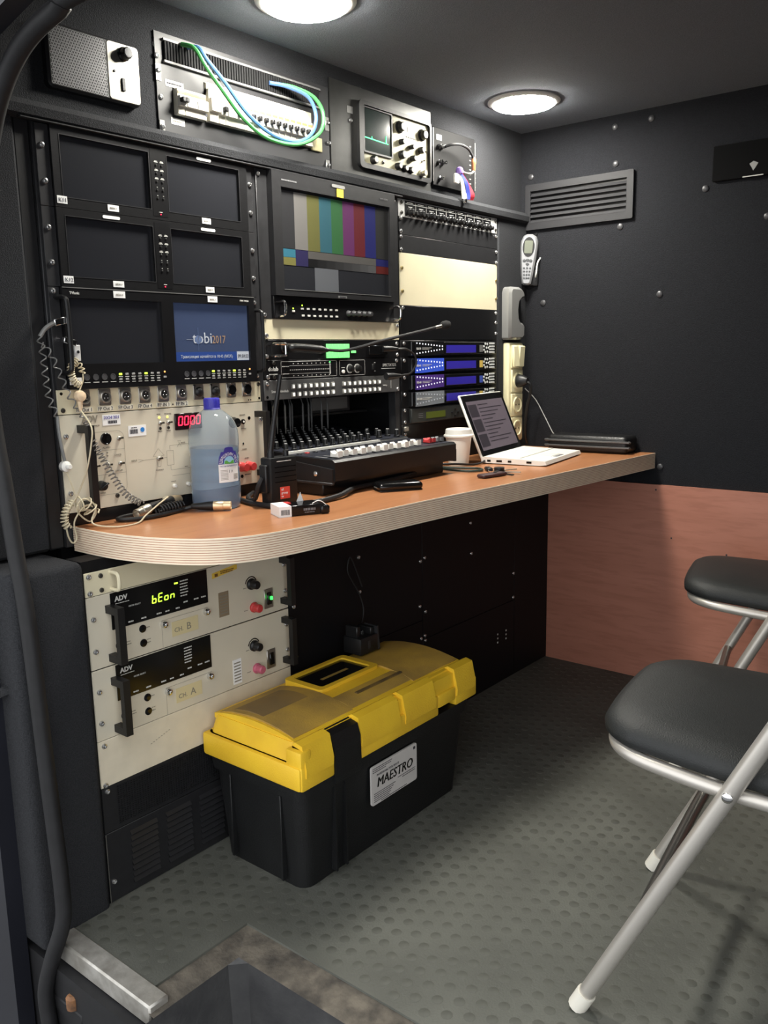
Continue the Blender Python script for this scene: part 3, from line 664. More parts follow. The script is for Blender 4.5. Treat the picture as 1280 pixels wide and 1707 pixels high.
# intercom with green keys
t = thing('intercom_panel', 'black intercom rack unit with bright green keys', 'intercom', (0.498,0,0.9895)); H = U - 0.001
Geo().cbox(0, 0.482, 0, 0.003, 0, H, 0.0006).build('faceplate', M_black2, t)
Geo().tube(spline([(0.020,0,0.034),(0.022,-0.020,0.034),(0.044,-0.024,0.033),(0.046,-0.024,0.029),(0.046,-0.024,0.012),(0.044,-0.022,0.009),(0.020,-0.018,0.008),(0.020,0,0.008)],4), 0.0028, 8).build('handle', M_chrome, t)
led(t, 0.0645, 0.0170, M_redled, 0.0028)
gk = box_me(0.0196, 0.003, 0.0150, M_grnpad, 'key')
for k in range(4):
    for z in (0.0090, 0.0270): inst('key', gk, t, (0.2120+0.0205*k, 0, z))
inst('key', box_me(0.017, 0.002, 0.006, M_grnpad, 'key'), t, (0.300, 0, 0.0155)); inst('key', box_me(0.014, 0.002, 0.004, M_print, 'key'), t, (0.186, 0, 0.0150))
Geo().cbox(0.357, 0.430, -0.004, 0, 0.008, 0.030, 0.001).build('speaker_window', M_gloss, t)
Geo().lathe([(0.012,0),(0.012,-0.003),(0.010,-0.005)], (0.064,0,0.026), 'y', 18).build('microphone_socket', M_plast, t)
screws(t, [(0.009,0.007),(0.474,0.007),(0.472,0.035)])
# audio meter
t = thing('audio_meter', 'black audio level meter with white scales and two knobs', 'audio meter', (0.498,0,0.9455)); H = U - 0.001
Geo().cbox(0, 0.482, 0, 0.003, 0, H, 0.0006).build('faceplate', M_black2, t)
text('dolab', 0.0125, 0.0125, 0.0195, M_print, t, width=0.030, bold=0.0003); marks(squiggle(0.015,0.040,0.0120,0.0022), M_print, t)
outline(t, rrect(0.052,0.237,0.0035,0.0395,0.002,2), M_print, 0.0008, True); outline(t, rrect(0.248,0.342,0.0035,0.0395,0.002,2), M_print, 0.0008, True)
outline(t, [(0.078,0.0300),(0.218,0.0300)], M_print, 0.0005); outline(t, [(0.078,0.0120),(0.218,0.0120)], M_print, 0.0005)
mk = squiggle(0.103,0.180,0.0398,0.0016) + squiggle(0.056,0.077,0.0285,0.0020) + squiggle(0.056,0.077,0.0120,0.0020)
for k in range(22): mk.append((0.080+0.0061*k, 0.0822+0.0061*k, 0.0195, 0.0215))
for k in range(9): mk += [(0.090+0.0150*k, 0.0925+0.0150*k, 0.0335, 0.0355), (0.090+0.0150*k, 0.0925+0.0150*k, 0.0062, 0.0082)]
marks(mk, M_print, t)
Geo().box(0.2130, 0.2150, -0.001, 0, 0.0080, 0.0350).build('needle', M_print, t, smooth=False); led(t, 0.214, 0.0365, M_grn, 0.002)
rk = Geo().lathe([(0.0112,0),(0.0112,-0.001),(0.0098,-0.001),(0.0096,-0.0005)], axis='y', n=22).mesh('scale_ring', M_print); kk = knob_me(0.0080, 0.011, M_plast)
for u in (0.285, 0.313): inst('scale_ring', rk, t, (u,0,0.0190)); inst('knob', kk, t, (u,0,0.0190))
inst('push_button', pb_me, t, (0.2605,0,0.0125), scale=(1.1,0.5,1.0)); marks(squiggle(0.255,0.267,0.022), M_print, t)
Geo().cbox(0.3680,0.3780,-0.005,0,0.0140,0.0290,0.001).build('rocker_switch', M_plast, t); marks([(0.379,0.384,0.031,0.033),(0.379,0.384,0.010,0.012)], M_print, t)
text('SPECTATOR', 0.0105, 0.412, 0.0215, M_print, t, width=0.056, shear=0.15); marks(squiggle(0.408,0.466,0.0165,0.0018), M_print, t)
screws(t, [(0.0105,0.006),(0.470,0.036)]); screws(t, [(0.030,0.037),(0.030,0.006)], dscrew_me)
# video hub
t = thing('video_router', 'grey rack unit with two rows of small white lit keys', 'video router', (0.4965,0,0.9010)); H = U - 0.001
Geo().cbox(0, 0.4835, 0, 0.003, 0, H, 0.0008).build('faceplate', mat('graphite_grey', (94,94,94), 0.38, metal=0.3), t)
text('Smart Videohub', 0.0086, 0.021, 0.0155, M_print, t, width=0.053)
kc = box_me(0.0122, 0.0045, 0.0118, mat('key_housing', (120,118,112), 0.35), 'key', 0.0012); kf = box_me(0.0074, 0.0052, 0.0074, mat('lit_key_face', (246,246,240), 0.4, emit=0.35), 'key_face', 0.0006)
for k in range(8):
    for ub in (0.0875, 0.2625):
        for z in (0.0095, 0.0275):
            b = inst('key', kc, t, (ub+0.0192*k, 0, z)); inst('key_face', kf, b)
text('Settings', 0.0055, 0.4140, 0.0170, M_print, t); Geo().box(0.4475,0.4482,-0.0006,0,0.010,0.030).build('printed_line', M_print, t, smooth=False)
inst('screw_hole', hole_me, t, (0.0085,0,0.0065), scale=(1.6,1,1.6)); screws(t, [(0.0090,0.0360),(0.4755,0.0070)])

# ---- bay three
t = thing('line_amplifier', 'silver-edged black rack unit with a row of nine knobs', 'amplifier', (0.986,0,1.3450)); H = U - 0.001
Geo().cbox(0, 0.474, 0, 0.003, 0, H, 0.0006).build('faceplate', mat('pale_silver', (214,214,212), 0.35, metal=0.3), t)
Geo().box(0.0275, 0.4400, -0.0008, 0, 0.0035, 0.0405).build('control_strip', M_black2, t, smooth=False)
k9 = Geo().lathe([(0.0098,0),(0.0098,-0.003),(0.0078,-0.005),(0.0070,-0.013),(0.0060,-0.014)], axis='y', n=16).mesh('knob', M_plast)
for k in range(9):
    u = 0.0475 + 0.0462*k; inst('knob', k9, t, (u, -0.0008, 0.0130)); inst('knob', k9, t, (u+0.0200, -0.0008, 0.0120), scale=(0.75,0.8,0.75))
for k in range(1, 9): outline(t, [(0.0265+0.0462*k,0.0045),(0.0265+0.0462*k,0.0400)], M_print, 0.0012).location.y = -0.0008
o = outline(t, [(0.0290,0.0330),(0.4390,0.0330)], M_print, 0.0010); o.location.y = -0.0008
mk = []
for k in range(9):
    u = 0.0475 + 0.0462*k; mk += squiggle(u-0.012, u+0.014, 0.0365, 0.0016) + squiggle(u-0.006, u+0.012, 0.0260, 0.0016); mk += [(u-0.011,u+0.013,0.0040,0.0048)]
marks(mk, M_print, t, -0.0016)
screws(t, [(0.014,0.035),(0.014,0.010),(0.466,0.035),(0.466,0.010)], dscrew_me)
blank(0.987, 1.4610, 1.3005, 1.3450, M_black, 'black blank panel directly below the nine knob unit', [(0.0075,0.040),(0.0075,0.008),(0.468,0.036)])
blank(0.987, 1.4620, 1.2560, 1.3005, M_black, 'black blank panel directly above the large cream panel', [(0.0075,0.039),(0.0080,0.0075),(0.470,0.036),(0.470,0.006)])
blank(0.988, 1.4625, 1.1230, 1.2560, M_cream, 'tall cream blank panel with brass screws', [])
bs = Geo().lathe([(0.0050,0.0),(0.0050,-0.0012),(0.0040,-0.0030),(0.0020,-0.0036)], axis='y', n=12).mesh('screw', mat('brass_screw', (190,172,120), 0.3, metal=0.8))
_t = bpy.data.objects[[o.name for o in COL.objects if o.get('label') == 'tall cream blank panel with brass screws'][0]]
for u, v in ((0.0090,0.094),(0.0100,0.036),(0.4680,0.088),(0.4680,0.035)): inst('screw', bs, _t, (u,0,v))
blank(0.989, 1.4610, 1.0345, 1.1230, M_black2, 'black blank panel under the tall cream panel', [(0.0095,0.082),(0.466,0.080),(0.467,0.052),(0.467,0.020)])
def decoder(z0, face, name, label, logo, dim, seedc):
    t = thing('video_decoder', label, 'decoder', (0.989,0,z0), group='decoders with blue displays'); H = U - 0.0012
    Geo().cbox(0, 0.4720, 0, 0.003, 0, H, 0.0006).build('faceplate', M_black2, t)
    Geo().prism([(0.0300,0.0030),(0.0470,0.0035),(0.4500,0.0050),(0.4500,0.0390),(0.0300,0.0410)], -0.012, 0.0, ch=0.002).build('front_cover', M_gloss, t)
    Geo().prism([(0.0460,0.0020),(0.0780,0.0020),(0.1770,0.0060),(0.1770,0.0400),(0.0460,0.0405)], -0.0132, -0.011).build('colour_plate', face, t, smooth=False)
    text(name, 0.0075, 0.0495, 0.0190, M_print, t, -0.0138, bold=0.0003); marks(squiggle(0.076,0.118,0.0235,0.0013)+squiggle(0.076,0.108,0.0200,0.0013), M_print, t, -0.0136)
    dm = Geo().lathe([(0.0021,0),(0.0021,-0.0006)], axis='y', n=8).mesh('indicator_light', mat('bright_dot', (240,244,255), 0.4, emit=0.5) if not dim else mat('pale_dot', (190,196,206), 0.4))
    for k in range(10):
        u = 0.0520+0.0130*k; c = abs(k)*0.0
        inst('indicator_light', dm, t, (u, -0.0132, 0.0360-0.0009*k)); inst('indicator_light', dm, t, (u, -0.0132, 0.0090+0.0012*k))
    for u in (0.156, 0.169): inst('indicator_light', dm, t, (u, -0.0132, 0.0280))
    Geo().box(0.1900, 0.3400, -0.0126, -0.0118, 0.0100, 0.0310).build('display', mat('violet_blue_display', (46,38,140), 0.3, emit=0.2), t, smooth=False)
    Geo().box(0.1890, 0.3410, -0.0124, -0.0117, 0.0088, 0.0100).build('display_edge', mat('display_edge', (92,80,96), 0.4), t, smooth=False)
    Geo().box(0.3600, 0.3765, -0.0126, -0.0118, 0.0110, 0.0310).build('logo_plate', logo, t, smooth=False)
    km = Geo().lathe([(0.0036,0),(0.0036,-0.0012),(0.0028,-0.0018)], axis='y', n=10).mesh('key', mat('pale_key', (196,198,196), 0.45)); kr = box_me(0.0092, 0.0014, 0.0048, mat('pale_key', (196,198,196), 0.45), 'key')
    for u, v in ((0.3900,0.0340),(0.4010,0.0330),(0.3830,0.0265),(0.3830,0.0165),(0.3970,0.0225),(0.4070,0.0225),(0.3900,0.0100),(0.4010,0.0115)): inst('key', km, t, (u, -0.0120, v))
    for k in range(4):
        for j in range(3): inst('key', kr, t, (0.4160+0.0102*j, -0.0120, 0.0350-0.0085*k))
    screws(t, [(0.0125,0.0355)])
    for v in (0.012, 0.034): inst('screw', screw_me, t, (0.4620,0,v), scale=(0.6,0.8,0.6))
    return t
decoder(0.9895, mat('plate_black', (18,18,20), 0.3), 'RD-70', 'decoder with white dots on a plain black plate', M_alu, False, 1)
decoder(0.9450, mat('plate_blue', (58,88,206), 0.3, emit=0.12), 'RD-61', 'decoder with a bright blue dotted plate', mat('logo_gold', (206,178,92), 0.4), False, 2)
decoder(0.9005, mat('plate_purple', (74,50,124), 0.3, emit=0.08), 'RD-60', 'decoder with a purple dotted plate', mat('logo_blue', (66,86,168), 0.4), False, 3)
decoder(0.8560, mat('plate_grey', (126,132,138), 0.3), 'EN-100', 'decoder with a grey dotted plate', mat('logo_gold', (206,178,92), 0.4), True, 4)
t = thing('receiver', 'dark grey rack receiver with a dim green display', 'receiver', (0.989,0,0.8115)); H = U - 0.001
Geo().cbox(0, 0.472, 0, 0.003, 0, H, 0.0006).build('faceplate', M_rail, t)
Geo().cbox(0.030, 0.450, -0.010, 0, 0.0025, 0.0415, 0.002).build('front_cover', mat('dark_olive_grey', (52,54,52), 0.4), t)
Geo().box(0.0950, 0.1860, -0.0108, -0.0098, 0.0115, 0.0290).build('display', mat('dim_green_display', (88,98,36), 0.35), t, smooth=False)
for u, v in ((0.235,0.030),(0.220,0.021),(0.250,0.021),(0.235,0.012),(0.270,0.024),(0.284,0.018)): inst('key', btn_me, t, (u,-0.010,v), scale=(2,1.2,1.6))
marks(squiggle(0.060,0.080,0.026)+squiggle(0.060,0.080,0.021)+squiggle(0.060,0.080,0.016), mat('dim_print', (110,110,112), 0.6), t, -0.0108)
screws(t, [(0.0115,0.038),(0.0120,0.0065)])
t = blank(0.989, 1.4610, 0.7000, 0.8115, M_black2, 'black lower rack panel behind the laptop and cup', [(0.0125,0.086)])
Geo().cbox(0.004, 0.022, -0.006, 0, 0.094, 0.106, 0.001).build('bracket', M_steel, t)
Geo().box(0.03, 0.46, -0.006, 0, 0.066, 0.069).build('seam', M_black, t, smooth=False)
# ------------------------------------------------------------------ upper row
Y2 = 0.020
t = thing('wall_speaker', 'silver and black wall loudspeaker with perforated grille and volume knob', 'speaker', (0.040, Y2, 1.455))
Geo().prism(rrect(0.0, 0.187, 0.0, 0.105, 0.010, 4), -0.012, 0.004, ch=0.004).build('housing', M_black, t)
M_spk = mat('speaker_silver', (158,156,148), 0.34, metal=0.75, var=0.15, vscale=40)
Geo().prism(rrect(0.117, 0.184, 0.003, 0.102, 0.007, 4), -0.0135, -0.011, ch=0.001).build('control_plate', M_spk, t)
# perforated grille: dark backing with a bright mesh of small rings standing proud
Geo().box(0.004, 0.1165, -0.0128, -0.0118, 0.004, 0.101).build('grille_cloth', M_black2, t, smooth=False)
g = Geo()
for j in range(20):
    for i in range(21):
        x = 0.0075 + 0.0052*i + (0.0026 if j % 2 else 0); z = 0.0075 + 0.0047*j
        if x > 0.114 or z > 0.099: continue
        a = [math.pi/3*k for k in range(6)]
        g.add([(x+0.0029*math.cos(q), -0.0136, z+0.0029*math.sin(q)) for q in a] + [(x+0.0019*math.cos(q), -0.0136, z+0.0019*math.sin(q)) for q in a], [(k,(k+1)%6,6+(k+1)%6,6+k) for k in range(6)])
tag(g.build('grille', mat('grille_grey', (112,112,114), 0.4, metal=0.6), t, smooth=False), kind='stuff')
kb = inst('knob', knob_me(0.0105, 0.016, M_gloss, skirt=1.15), t, (0.151, -0.0135, 0.084)); Geo().lathe([(0.0088,-0.0155),(0.0080,-0.0175)], axis='y', n=18).build('knob_cap', M_chrome, kb)
Geo().cbox(0.1435, 0.1505, -0.0165, -0.0130, 0.021, 0.043, 0.0008).build('switch', M_plast, t); inst('indicator_light', btn_me, t, (0.130,-0.0135,0.052))
marks(squiggle(0.163,0.176,0.086)+squiggle(0.163,0.174,0.081), M_print, t, -0.0142)

M_brk = mat('breaker_ivory', (204,200,186), 0.5); M_brk2 = mat('breaker_pale_grey', (190,188,180), 0.5); M_orange = mat('orange_print', (226,130,84), 0.5)
t = thing('breaker_panel', 'black rack panel with a row of white circuit breakers', 'breaker panel', (0.272, Y2, 1.4125)); H = 0.192
def bx(x): return x - 0.272
def bz(z): return z - 1.4125
Geo().plate(0, 0.4820, 0, H, [(0.036,0.110,0.048,0.098),(0.114,0.422,0.050,0.125)], 0, 0.003).build('faceplate', mat('grey_black_panel', (40,40,42), 0.5), t, smooth=False)
for z in (1.5535, 1.5925): Geo().box(bx(0.289), bx(0.722), -0.006, 0, bz(z)-0.002, bz(z)+0.002).build('duct_edge', mat('grey_plastic', (104,104,104), 0.5), t, smooth=False)
fin_me = Geo().box(-0.0020,0.0020,-0.006,0,-0.0165,0.0165).mesh('duct_slat', mat('duct_black', (30,30,31), 0.8, spec=0.2))
Geo().box(bx(0.290), bx(0.720), -0.001, 0, bz(1.556), bz(1.590)).build('duct_back', M_black2, t, smooth=False)
for k in range(62): inst('duct_slat', fin_me, t, (bx(0.2935)+0.0069*k, 0, bz(1.573)))
def breaker(u0, u1, v0, v1, sw=1, orange=True, lev=M_plast, y=-0.012, name='circuit_breaker'):
    b = Geo().cbox(u0, u1, y, 0.002, v0, v1, 0.001).build(name, M_brk, t)
    h = v1 - v0
    Geo().cbox(u0+0.0005, u1-0.0005, y-0.008, y+0.001, v0+h*0.30, v1-h*0.30, 0.0008).build('nose', M_brk2, b)
    if orange: Geo().box(u0+0.001, u1-0.001, y-0.0008, y, v1-h*0.20, v1-h*0.10).build('orange_stripe', M_orange, b, smooth=False)
    for k in range(sw):
        uc = u0 + (u1-u0)*(k+0.5)/sw
        Geo().cbox(uc-0.0042, uc+0.0042, y-0.017, y-0.006, v0+h*0.42, v0+h*0.60, 0.0012).build('lever', lev, b)
    return b
breaker(0.038, 0.0545, 0.049, 0.097, 2)
b = breaker(0.055, 0.1085, 0.049, 0.097, 0); Geo().cyl((0.100,-0.020,0.056),0.003,-0.001,'y',10).build('test_button', M_ink, b); marks([(0.080,0.0812,0.064,0.078)], M_ink, b, -0.0208)
breaker(0.116, 0.1395, 0.050, 0.113, 0, False); breaker(0.140, 0.1575, 0.050, 0.101, 1)
b = breaker(0.158, 0.214, 0.050, 0.101, 1, lev=mat('grey_lever', (150,150,148), 0.4)); Geo().cyl((0.206,-0.020,0.060),0.003,-0.001,'y',10).build('test_button', M_ink, b)
Geo().cbox(0.116, 0.418, -0.006, 0.002, 0.1015, 0.1245, 0.001).build('terminal_cover', M_brk, t)
for k in range(11): Geo().box(0.2350+0.0165*k, 0.2356+0.0165*k, -0.0066, -0.0058, 0.104, 0.122).build('cover_seam', mat('grey_plastic', (104,104,104), 0.5), t, smooth=False)
for k in range(11): breaker(0.215+0.0183*k, 0.2325+0.0183*k, 0.050, 0.101, 1, True)
Geo().cbox(0.4195, 0.4540, -0.004, 0.002, 0.046, 0.076, 0.001).build('blank_filler', mat('yellowed_plastic', (220,210,160), 0.5), t)
sticker(t, 0.020, 0.063, 0.0985, 0.1105); marks(squiggle(0.023,0.058,0.1045,0.003), M_ink, t, -0.0012); sticker(t, 0.029, 0.061, 0.0315, 0.0435); marks(squiggle(0.033,0.057,0.0375,0.002), M_inkf, t, -0.0012)
for u, v in ((0.0045,0.122),(0.0065,0.022),(0.4755,0.115),(0.4745,0.021)):
    Geo().cbox(u-0.006, u+0.006, -0.0015, 0.001, v-0.018, v+0.012, 0.0006).build('slot_plate', M_alu, t); inst('screw', screw_me, t, (u,-0.0015,v))
screws(t, [(0.0075,0.0755),(0.480,0.0715),(0.003,0.148)])
# blue and green cables looping across the breaker panel
def cable(name, label, pts, r, m, cat='cable', n=6, sides=8):
    o = Geo().tube(spline(pts, n), r, sides).build(name, m); return tag(o, label, cat)
cable('blue_cable', 'pale blue cable looping over the circuit breakers', [(0.345,0.012,1.590),(0.352,-0.012,1.585),(0.364,-0.02,1.565),(0.407,-0.022,1.531),(0.46,-0.024,1.485),(0.525,-0.026,1.456),(0.596,-0.026,1.453),(0.648,-0.024,1.478),(0.667,-0.022,1.519),(0.650,-0.016,1.556),(0.600,-0.002,1.570),(0.560,0.012,1.572)], 0.0042, mat('pale_blue_cable', (78,112,168), 0.4))
cable('green_cable', 'green cable looping over the circuit breakers', [(0.330,0.012,1.592),(0.338,-0.016,1.580),(0.352,-0.03,1.548),(0.39,-0.032,1.512),(0.442,-0.034,1.468),(0.507,-0.034,1.443),(0.595,-0.034,1.446),(0.666,-0.032,1.482),(0.684,-0.028,1.525),(0.664,-0.02,1.558),(0.620,-0.004,1.572),(0.580,0.012,1.574)], 0.0042, mat('green_cable', (74,156,86), 0.4))

# oscilloscope
M_scope = mat('scope_cream', (188,183,152), 0.5)
t = thing('oscilloscope', 'cream oscilloscope with a green trace in a brushed metal panel', 'oscilloscope', (0.760, Y2, 1.4140))
def ox(x): return x - 0.760
def oz(z): return z - 1.4140
Geo().plate(0, 0.3970, 0, 0.215, [(0.1060,0.3830,0.043,0.178)], 0, 0.003).build('faceplate', mat('brushed_steel_panel', (96,96,95), 0.36, metal=0.8, var=0.4, vscale=8), t, smooth=False)
Geo().ring(rrect(0.0930,0.3880,0.032,0.186,0.012,4), rrect(0.1080,0.3810,0.044,0.177,0.008,4), -0.010, 0.003).build('bezel', M_plast, t)
Geo().box(0.106, 0.383, -0.002, 0.003, 0.042, 0.179).build('front_panel', M_scope, t, smooth=False)
Geo().ring(rrect(0.1130,0.2260,0.070,0.177,0.004,2), rrect(0.1170,0.2220,0.074,0.173,0.003,2), -0.006, -0.001).build('screen_frame', M_plast, t)
s = Geo().box(0.1165, 0.2225, -0.0032, -0.002, 0.0735, 0.1735).build('screen', mat('scope_screen', (44,54,52), 0.15), t, smooth=False)
Geo().tube([(0.118,-0.0036,0.1055),(0.145,-0.0036,0.1045),(0.146,-0.0036,0.110),(0.1475,-0.0036,0.1045),(0.190,-0.0036,0.1030),(0.201,-0.0036,0.1025),(0.202,-0.0036,0.120),(0.203,-0.0036,0.1025),(0.210,-0.0036,0.1025)], 0.0012, 6).build('trace', mat('green_trace', (70,255,140), 0.4, emit=2.2), s)
big = Geo().lathe([(0.0150,0),(0.0150,-0.003),(0.0115,-0.005),(0.0105,-0.014),(0.0090,-0.0155)], axis='y', n=20).mesh('knob', M_plast)
mid = Geo().lathe([(0.0090,0),(0.0090,-0.006),(0.0080,-0.0125),(0.0072,-0.0135)], axis='y', n=18).mesh('knob', M_plast)
cap = Geo().lathe([(0.0066,-0.0130),(0.0058,-0.0145)], axis='y', n=16).mesh('knob_cap', mat('knob_grey_cap', (190,188,180), 0.4))
for x, z in ((1.017,1.566),(1.113,1.563)): inst('knob', big, t, (ox(x),-0.002,oz(z)))
for x, z, k in ((1.022,1.531,.8),(1.063,1.525,.65),(1.105,1.524,.95),(1.023,1.500,1.2),(1.069,1.498,.85),(1.006,1.470,.95),(1.032,1.468,.95),(1.057,1.467,.95),(0.909,1.470,1.15)):
    o = inst('knob', mid, t, (ox(x),-0.002,oz(z)), scale=(k,1,k)); inst('knob_cap', cap, o)
for x, z in ((1.115,1.499),(1.122,1.522)): toggle(t, ox(x), oz(z))
Geo().lathe([(0.0095,0),(0.0095,-0.006),(0.007,-0.007),(0.007,-0.018),(0.005,-0.018)], (ox(1.108),-0.002,oz(1.467)), 'y', 14).build('probe_socket', M_steel, t)
inst('screw', dscrew_me, t, (ox(0.950),-0.002,oz(1.471)))
rd = Geo().box(ox(1.052), ox(1.078), -0.0032, -0.002, oz(1.561), oz(1.573)).build('readout', mat('dark_red_display', (30,12,16), 0.2), t, smooth=False)
for k, c in enumerate('181'): seven(c, ox(1.0545)+0.0075*k, oz(1.5630), 0.0055, 0.0080, 0.0011, M_redled, rd, y=-0.0040)
for k in range(4): inst('key', pad_me, t, (ox(1.050)+0.0095*k, -0.002, oz(1.549)))
outline(t, [(ox(1.043),oz(1.575)),(ox(1.043),oz(1.455))], M_inkf).location.y = -0.002; outline(t, [(ox(1.088),oz(1.575)),(ox(1.088),oz(1.480))], M_inkf).location.y = -0.002
Geo().cbox(0.060, 0.080, -0.001, 0, 0.150, 0.166, 0.0004).build('badge', M_alu, t); screws(t, [(0.071,0.134)], y=0); inst('screw_hole', hole_me, t, (0.009,0,0.010))
# BNC patch box with cable and ribbon
t = thing('patch_box', 'black video patch box with silver sockets beside the oscilloscope', 'patch box', (1.158, Y2, 1.445))
Geo().cbox(0, 0.205, -0.006, 0.004, 0, 0.150, 0.002).build('case', mat('matt_black_case', (22,22,23), 0.7, spec=0.2), t); Geo().box(0.0010,0.0025,-0.0068,-0.006,0.01,0.145).build('edge_strip', M_alu, t, smooth=False)
Geo().cbox(0.016, 0.040, -0.0075, -0.006, 0.118, 0.132, 0.0004).build('label_sticker', M_white, t)
bn = Geo().lathe([(0.0062,0),(0.0062,-0.004),(0.0045,-0.005),(0.0045,-0.014),(0.0030,-0.014),(0.0028,-0.006)], axis='y', n=14).mesh('socket', M_chrome)
for x, z in ((0.026,0.102),(0.040,0.102),(0.026,0.062),(0.044,0.062),(0.030,0.020)): inst('socket', bn, t, (x,-0.006,z))
Geo().box(0.2035,0.2060,-0.0072,-0.004,0.01,0.14).build('edge_strip', M_alu, t, smooth=False)
for k in range(9): Geo().box(0.176,0.184,-0.0068,-0.006,0.025+0.0125*k,0.028+0.0125*k).build('terminal_mark', M_alu, t, smooth=False)
for k in range(8): Geo().cyl((0.2150,0.002,0.022+0.0125*k),0.0012,-0.004,'y',6).build('terminal_pin', M_alu, t)
c = thing('patch_lead', 'looping grey patch lead with an orange adaptor', 'cable', (1.2, 0.0, 1.48))
def rel(P, o): return [(p[0]-o[0], p[1]-o[1], p[2]-o[2]) for p in P]
O = (1.2,0.0,1.48)
Geo().tube(spline(rel([(1.198,0.0,1.547),(1.215,-0.012,1.553),(1.245,-0.018,1.556),(1.280,-0.018,1.552),(1.298,-0.018,1.540),(1.306,-0.018,1.530)],O),6),0.0036,8).build('lead', M_rubber, c)
Geo().lathe([(0.0050,0.014),(0.0066,0.010),(0.0066,-0.002),(0.0058,-0.004),(0.0058,-0.016),(0.0042,-0.020)], (0.108,-0.018,0.038),'z',14).build('adaptor', mat('orange_copper', (206,140,96), 0.35, metal=0.5), c)
Geo().tube(spline(rel([(1.308,-0.018,1.502),(1.302,-0.018,1.492),(1.280,-0.018,1.486),(1.245,-0.018,1.487)],O),6),0.0032,8).build('lead', M_steel, c)
r = thing('flag_ribbon', 'white, blue and red ribbon knotted on the patch box lead', 'ribbon', (1.238,-0.018,1.487))
Geo().lathe([(0.004,-0.010),(0.0095,-0.006),(0.011,0.0),(0.0085,0.008),(0.003,0.011)], n=14).build('knot', mat('ribbon_violet', (122,96,168), 0.7), r)
for k, (c_, dx) in enumerate((((226,224,214),0.0),((62,78,176),0.016),((206,52,66),0.032))):
    P = [(-0.004+dx*0.15, -0.002*k, -0.006),(0.006+dx*0.7, -0.004-0.004*(k==1), -0.030),(0.018+dx, -0.003*k, -0.056),(0.020+dx*1.05, 0.0, -0.070)]
    S = spline(P, 6); g = Geo(); n = len(S); vs = []
    for i, p in enumerate(S):
        w = 0.003 + 0.0055*min(1, i/(n*0.6)); vs += [(p.x-w, p.y-0.0010, p.z),(p.x+w, p.y-0.0045, p.z+0.001),(p.x+w, p.y-0.0030, p.z+0.001),(p.x-w, p.y+0.0008, p.z)]
    fs = []
    for i in range(n-1):
        for q in range(4): fs.append((i*4+q, i*4+(q+1)%4, (i+1)*4+(q+1)%4, (i+1)*4+q))
    fs += [(0,1,2,3), tuple((n-1)*4+q for q in range(4))]
    g.add(vs, fs).build('band', mat('ribbon_%d' % k, c_, 0.75, bump=0.3, bscale=600), r)
Geo().cbox(-0.026,-0.004,-0.004,0.004,-0.034,-0.008,0.004,2).build('pendant', M_whitep, r)
# small knob on the ledge
tag(Geo().lathe([(0.007,0),(0.007,-0.006),(0.0055,-0.010),(0.002,-0.012)], (1.262,-0.0135,1.413), 'y', 14).build('ledge_bolt', M_chrome), 'chrome bolt head on the ledge under the ribbon', 'bolt')

# ------------------------------------------------------------------ on and by the bulkhead
t = thing('air_vent', 'black louvred air vent on the bulkhead', 'vent', (XB, -0.168, 1.437))
g = Geo().ring(rrect(-0.180,0.170,-0.067,0.067,0.004,2), rrect(-0.160,0.152,-0.045,0.047,0.001,2), -0.010, 0.0, 'x'); M_vent = mat('dark_grey_vent', (32,32,35), 0.65)
g.build('frame', M_vent, t)
Geo().box(-0.002,0.0,-0.160,0.152,-0.045,0.047).build('backing', M_black2, t, smooth=False)
sl = Geo().prism([(-0.0105,-0.0052),(-0.0095,-0.0062),(-0.002,0.0030),(-0.003,0.0042)], -0.160, 0.152, 'y').mesh('slat', M_vent, False)
for k in range(6): inst('slat', sl, t, (0,0,0.036-0.0155*k))
# phone handset in its holder
M_phone = mat('silver_phone', (150,151,154), 0.32, metal=0.5)
t = thing('cordless_phone', 'silver handset with oval screen clipped on the bulkhead', 'phone', (XB-0.020, -0.018, 1.280), rot=(math.radians(4), 0, math.radians(20)))
out = [(-0.0145,-0.073),(-0.006,-0.0765),(0.006,-0.0765),(0.0135,-0.073),(0.0185,-0.045),(0.0235,0.0),(0.0265,0.035),(0.0255,0.055),(0.0185,0.070),(0.008,0.0755),(-0.008,0.0755),(-0.0185,0.070),(-0.0255,0.055),(-0.0265,0.035),(-0.0235,0.0),(-0.0185,-0.045)]
Geo().prism(out, -0.016, 0.010, 'x', ch=0.005).build('body', M_phone, t)
def oval(a, b, cy=0.0, cz=0.0, n=22): return [(cy + a*math.cos(2*math.pi*k/n), cz + b*math.sin(2*math.pi*k/n)) for k in range(n)]
Geo().prism(oval(0.0185,0.0295,0,0.037), -0.0172, -0.014, 'x').build('screen_surround', M_plast, t)
Geo().prism(rrect(-0.0125,0.0125,0.018,0.056,0.004,3), -0.0180, -0.016, 'x').build('screen', mat('grey_green_lcd', (98,102,90), 0.25), t)
ph = Geo().lathe([(0.0034,0),(0.0034,-0.0022),(0.0026,-0.003)], axis='x', n=10).mesh('key', mat('dark_phone_key', (72,74,76), 0.4))
for y, z in ((0,-0.002),(-0.010,-0.004),(0.010,-0.004),(0,-0.014)): inst('key', ph, t, (-0.0155,y,z), scale=(1,1.5,1.3))
for k in range(4):
    for j in (-1,0,1): inst('key', ph, t, (-0.0155, j*(0.0095-0.0008*k), -0.026-0.010*k), scale=(1,0.9,0.8))
Geo().tube(spline([(-0.006,-0.027,-0.052),(-0.012,-0.029,-0.040),(-0.010,-0.030,-0.010),(0.004,-0.034,0.004),(0.016,-0.034,0.010)],5),0.0022,8).build('clip', M_whitep, t)
Geo().cbox(0.002,0.018,-0.034,0.020,-0.078,-0.030,0.004,2).build('holder', M_plast, t)
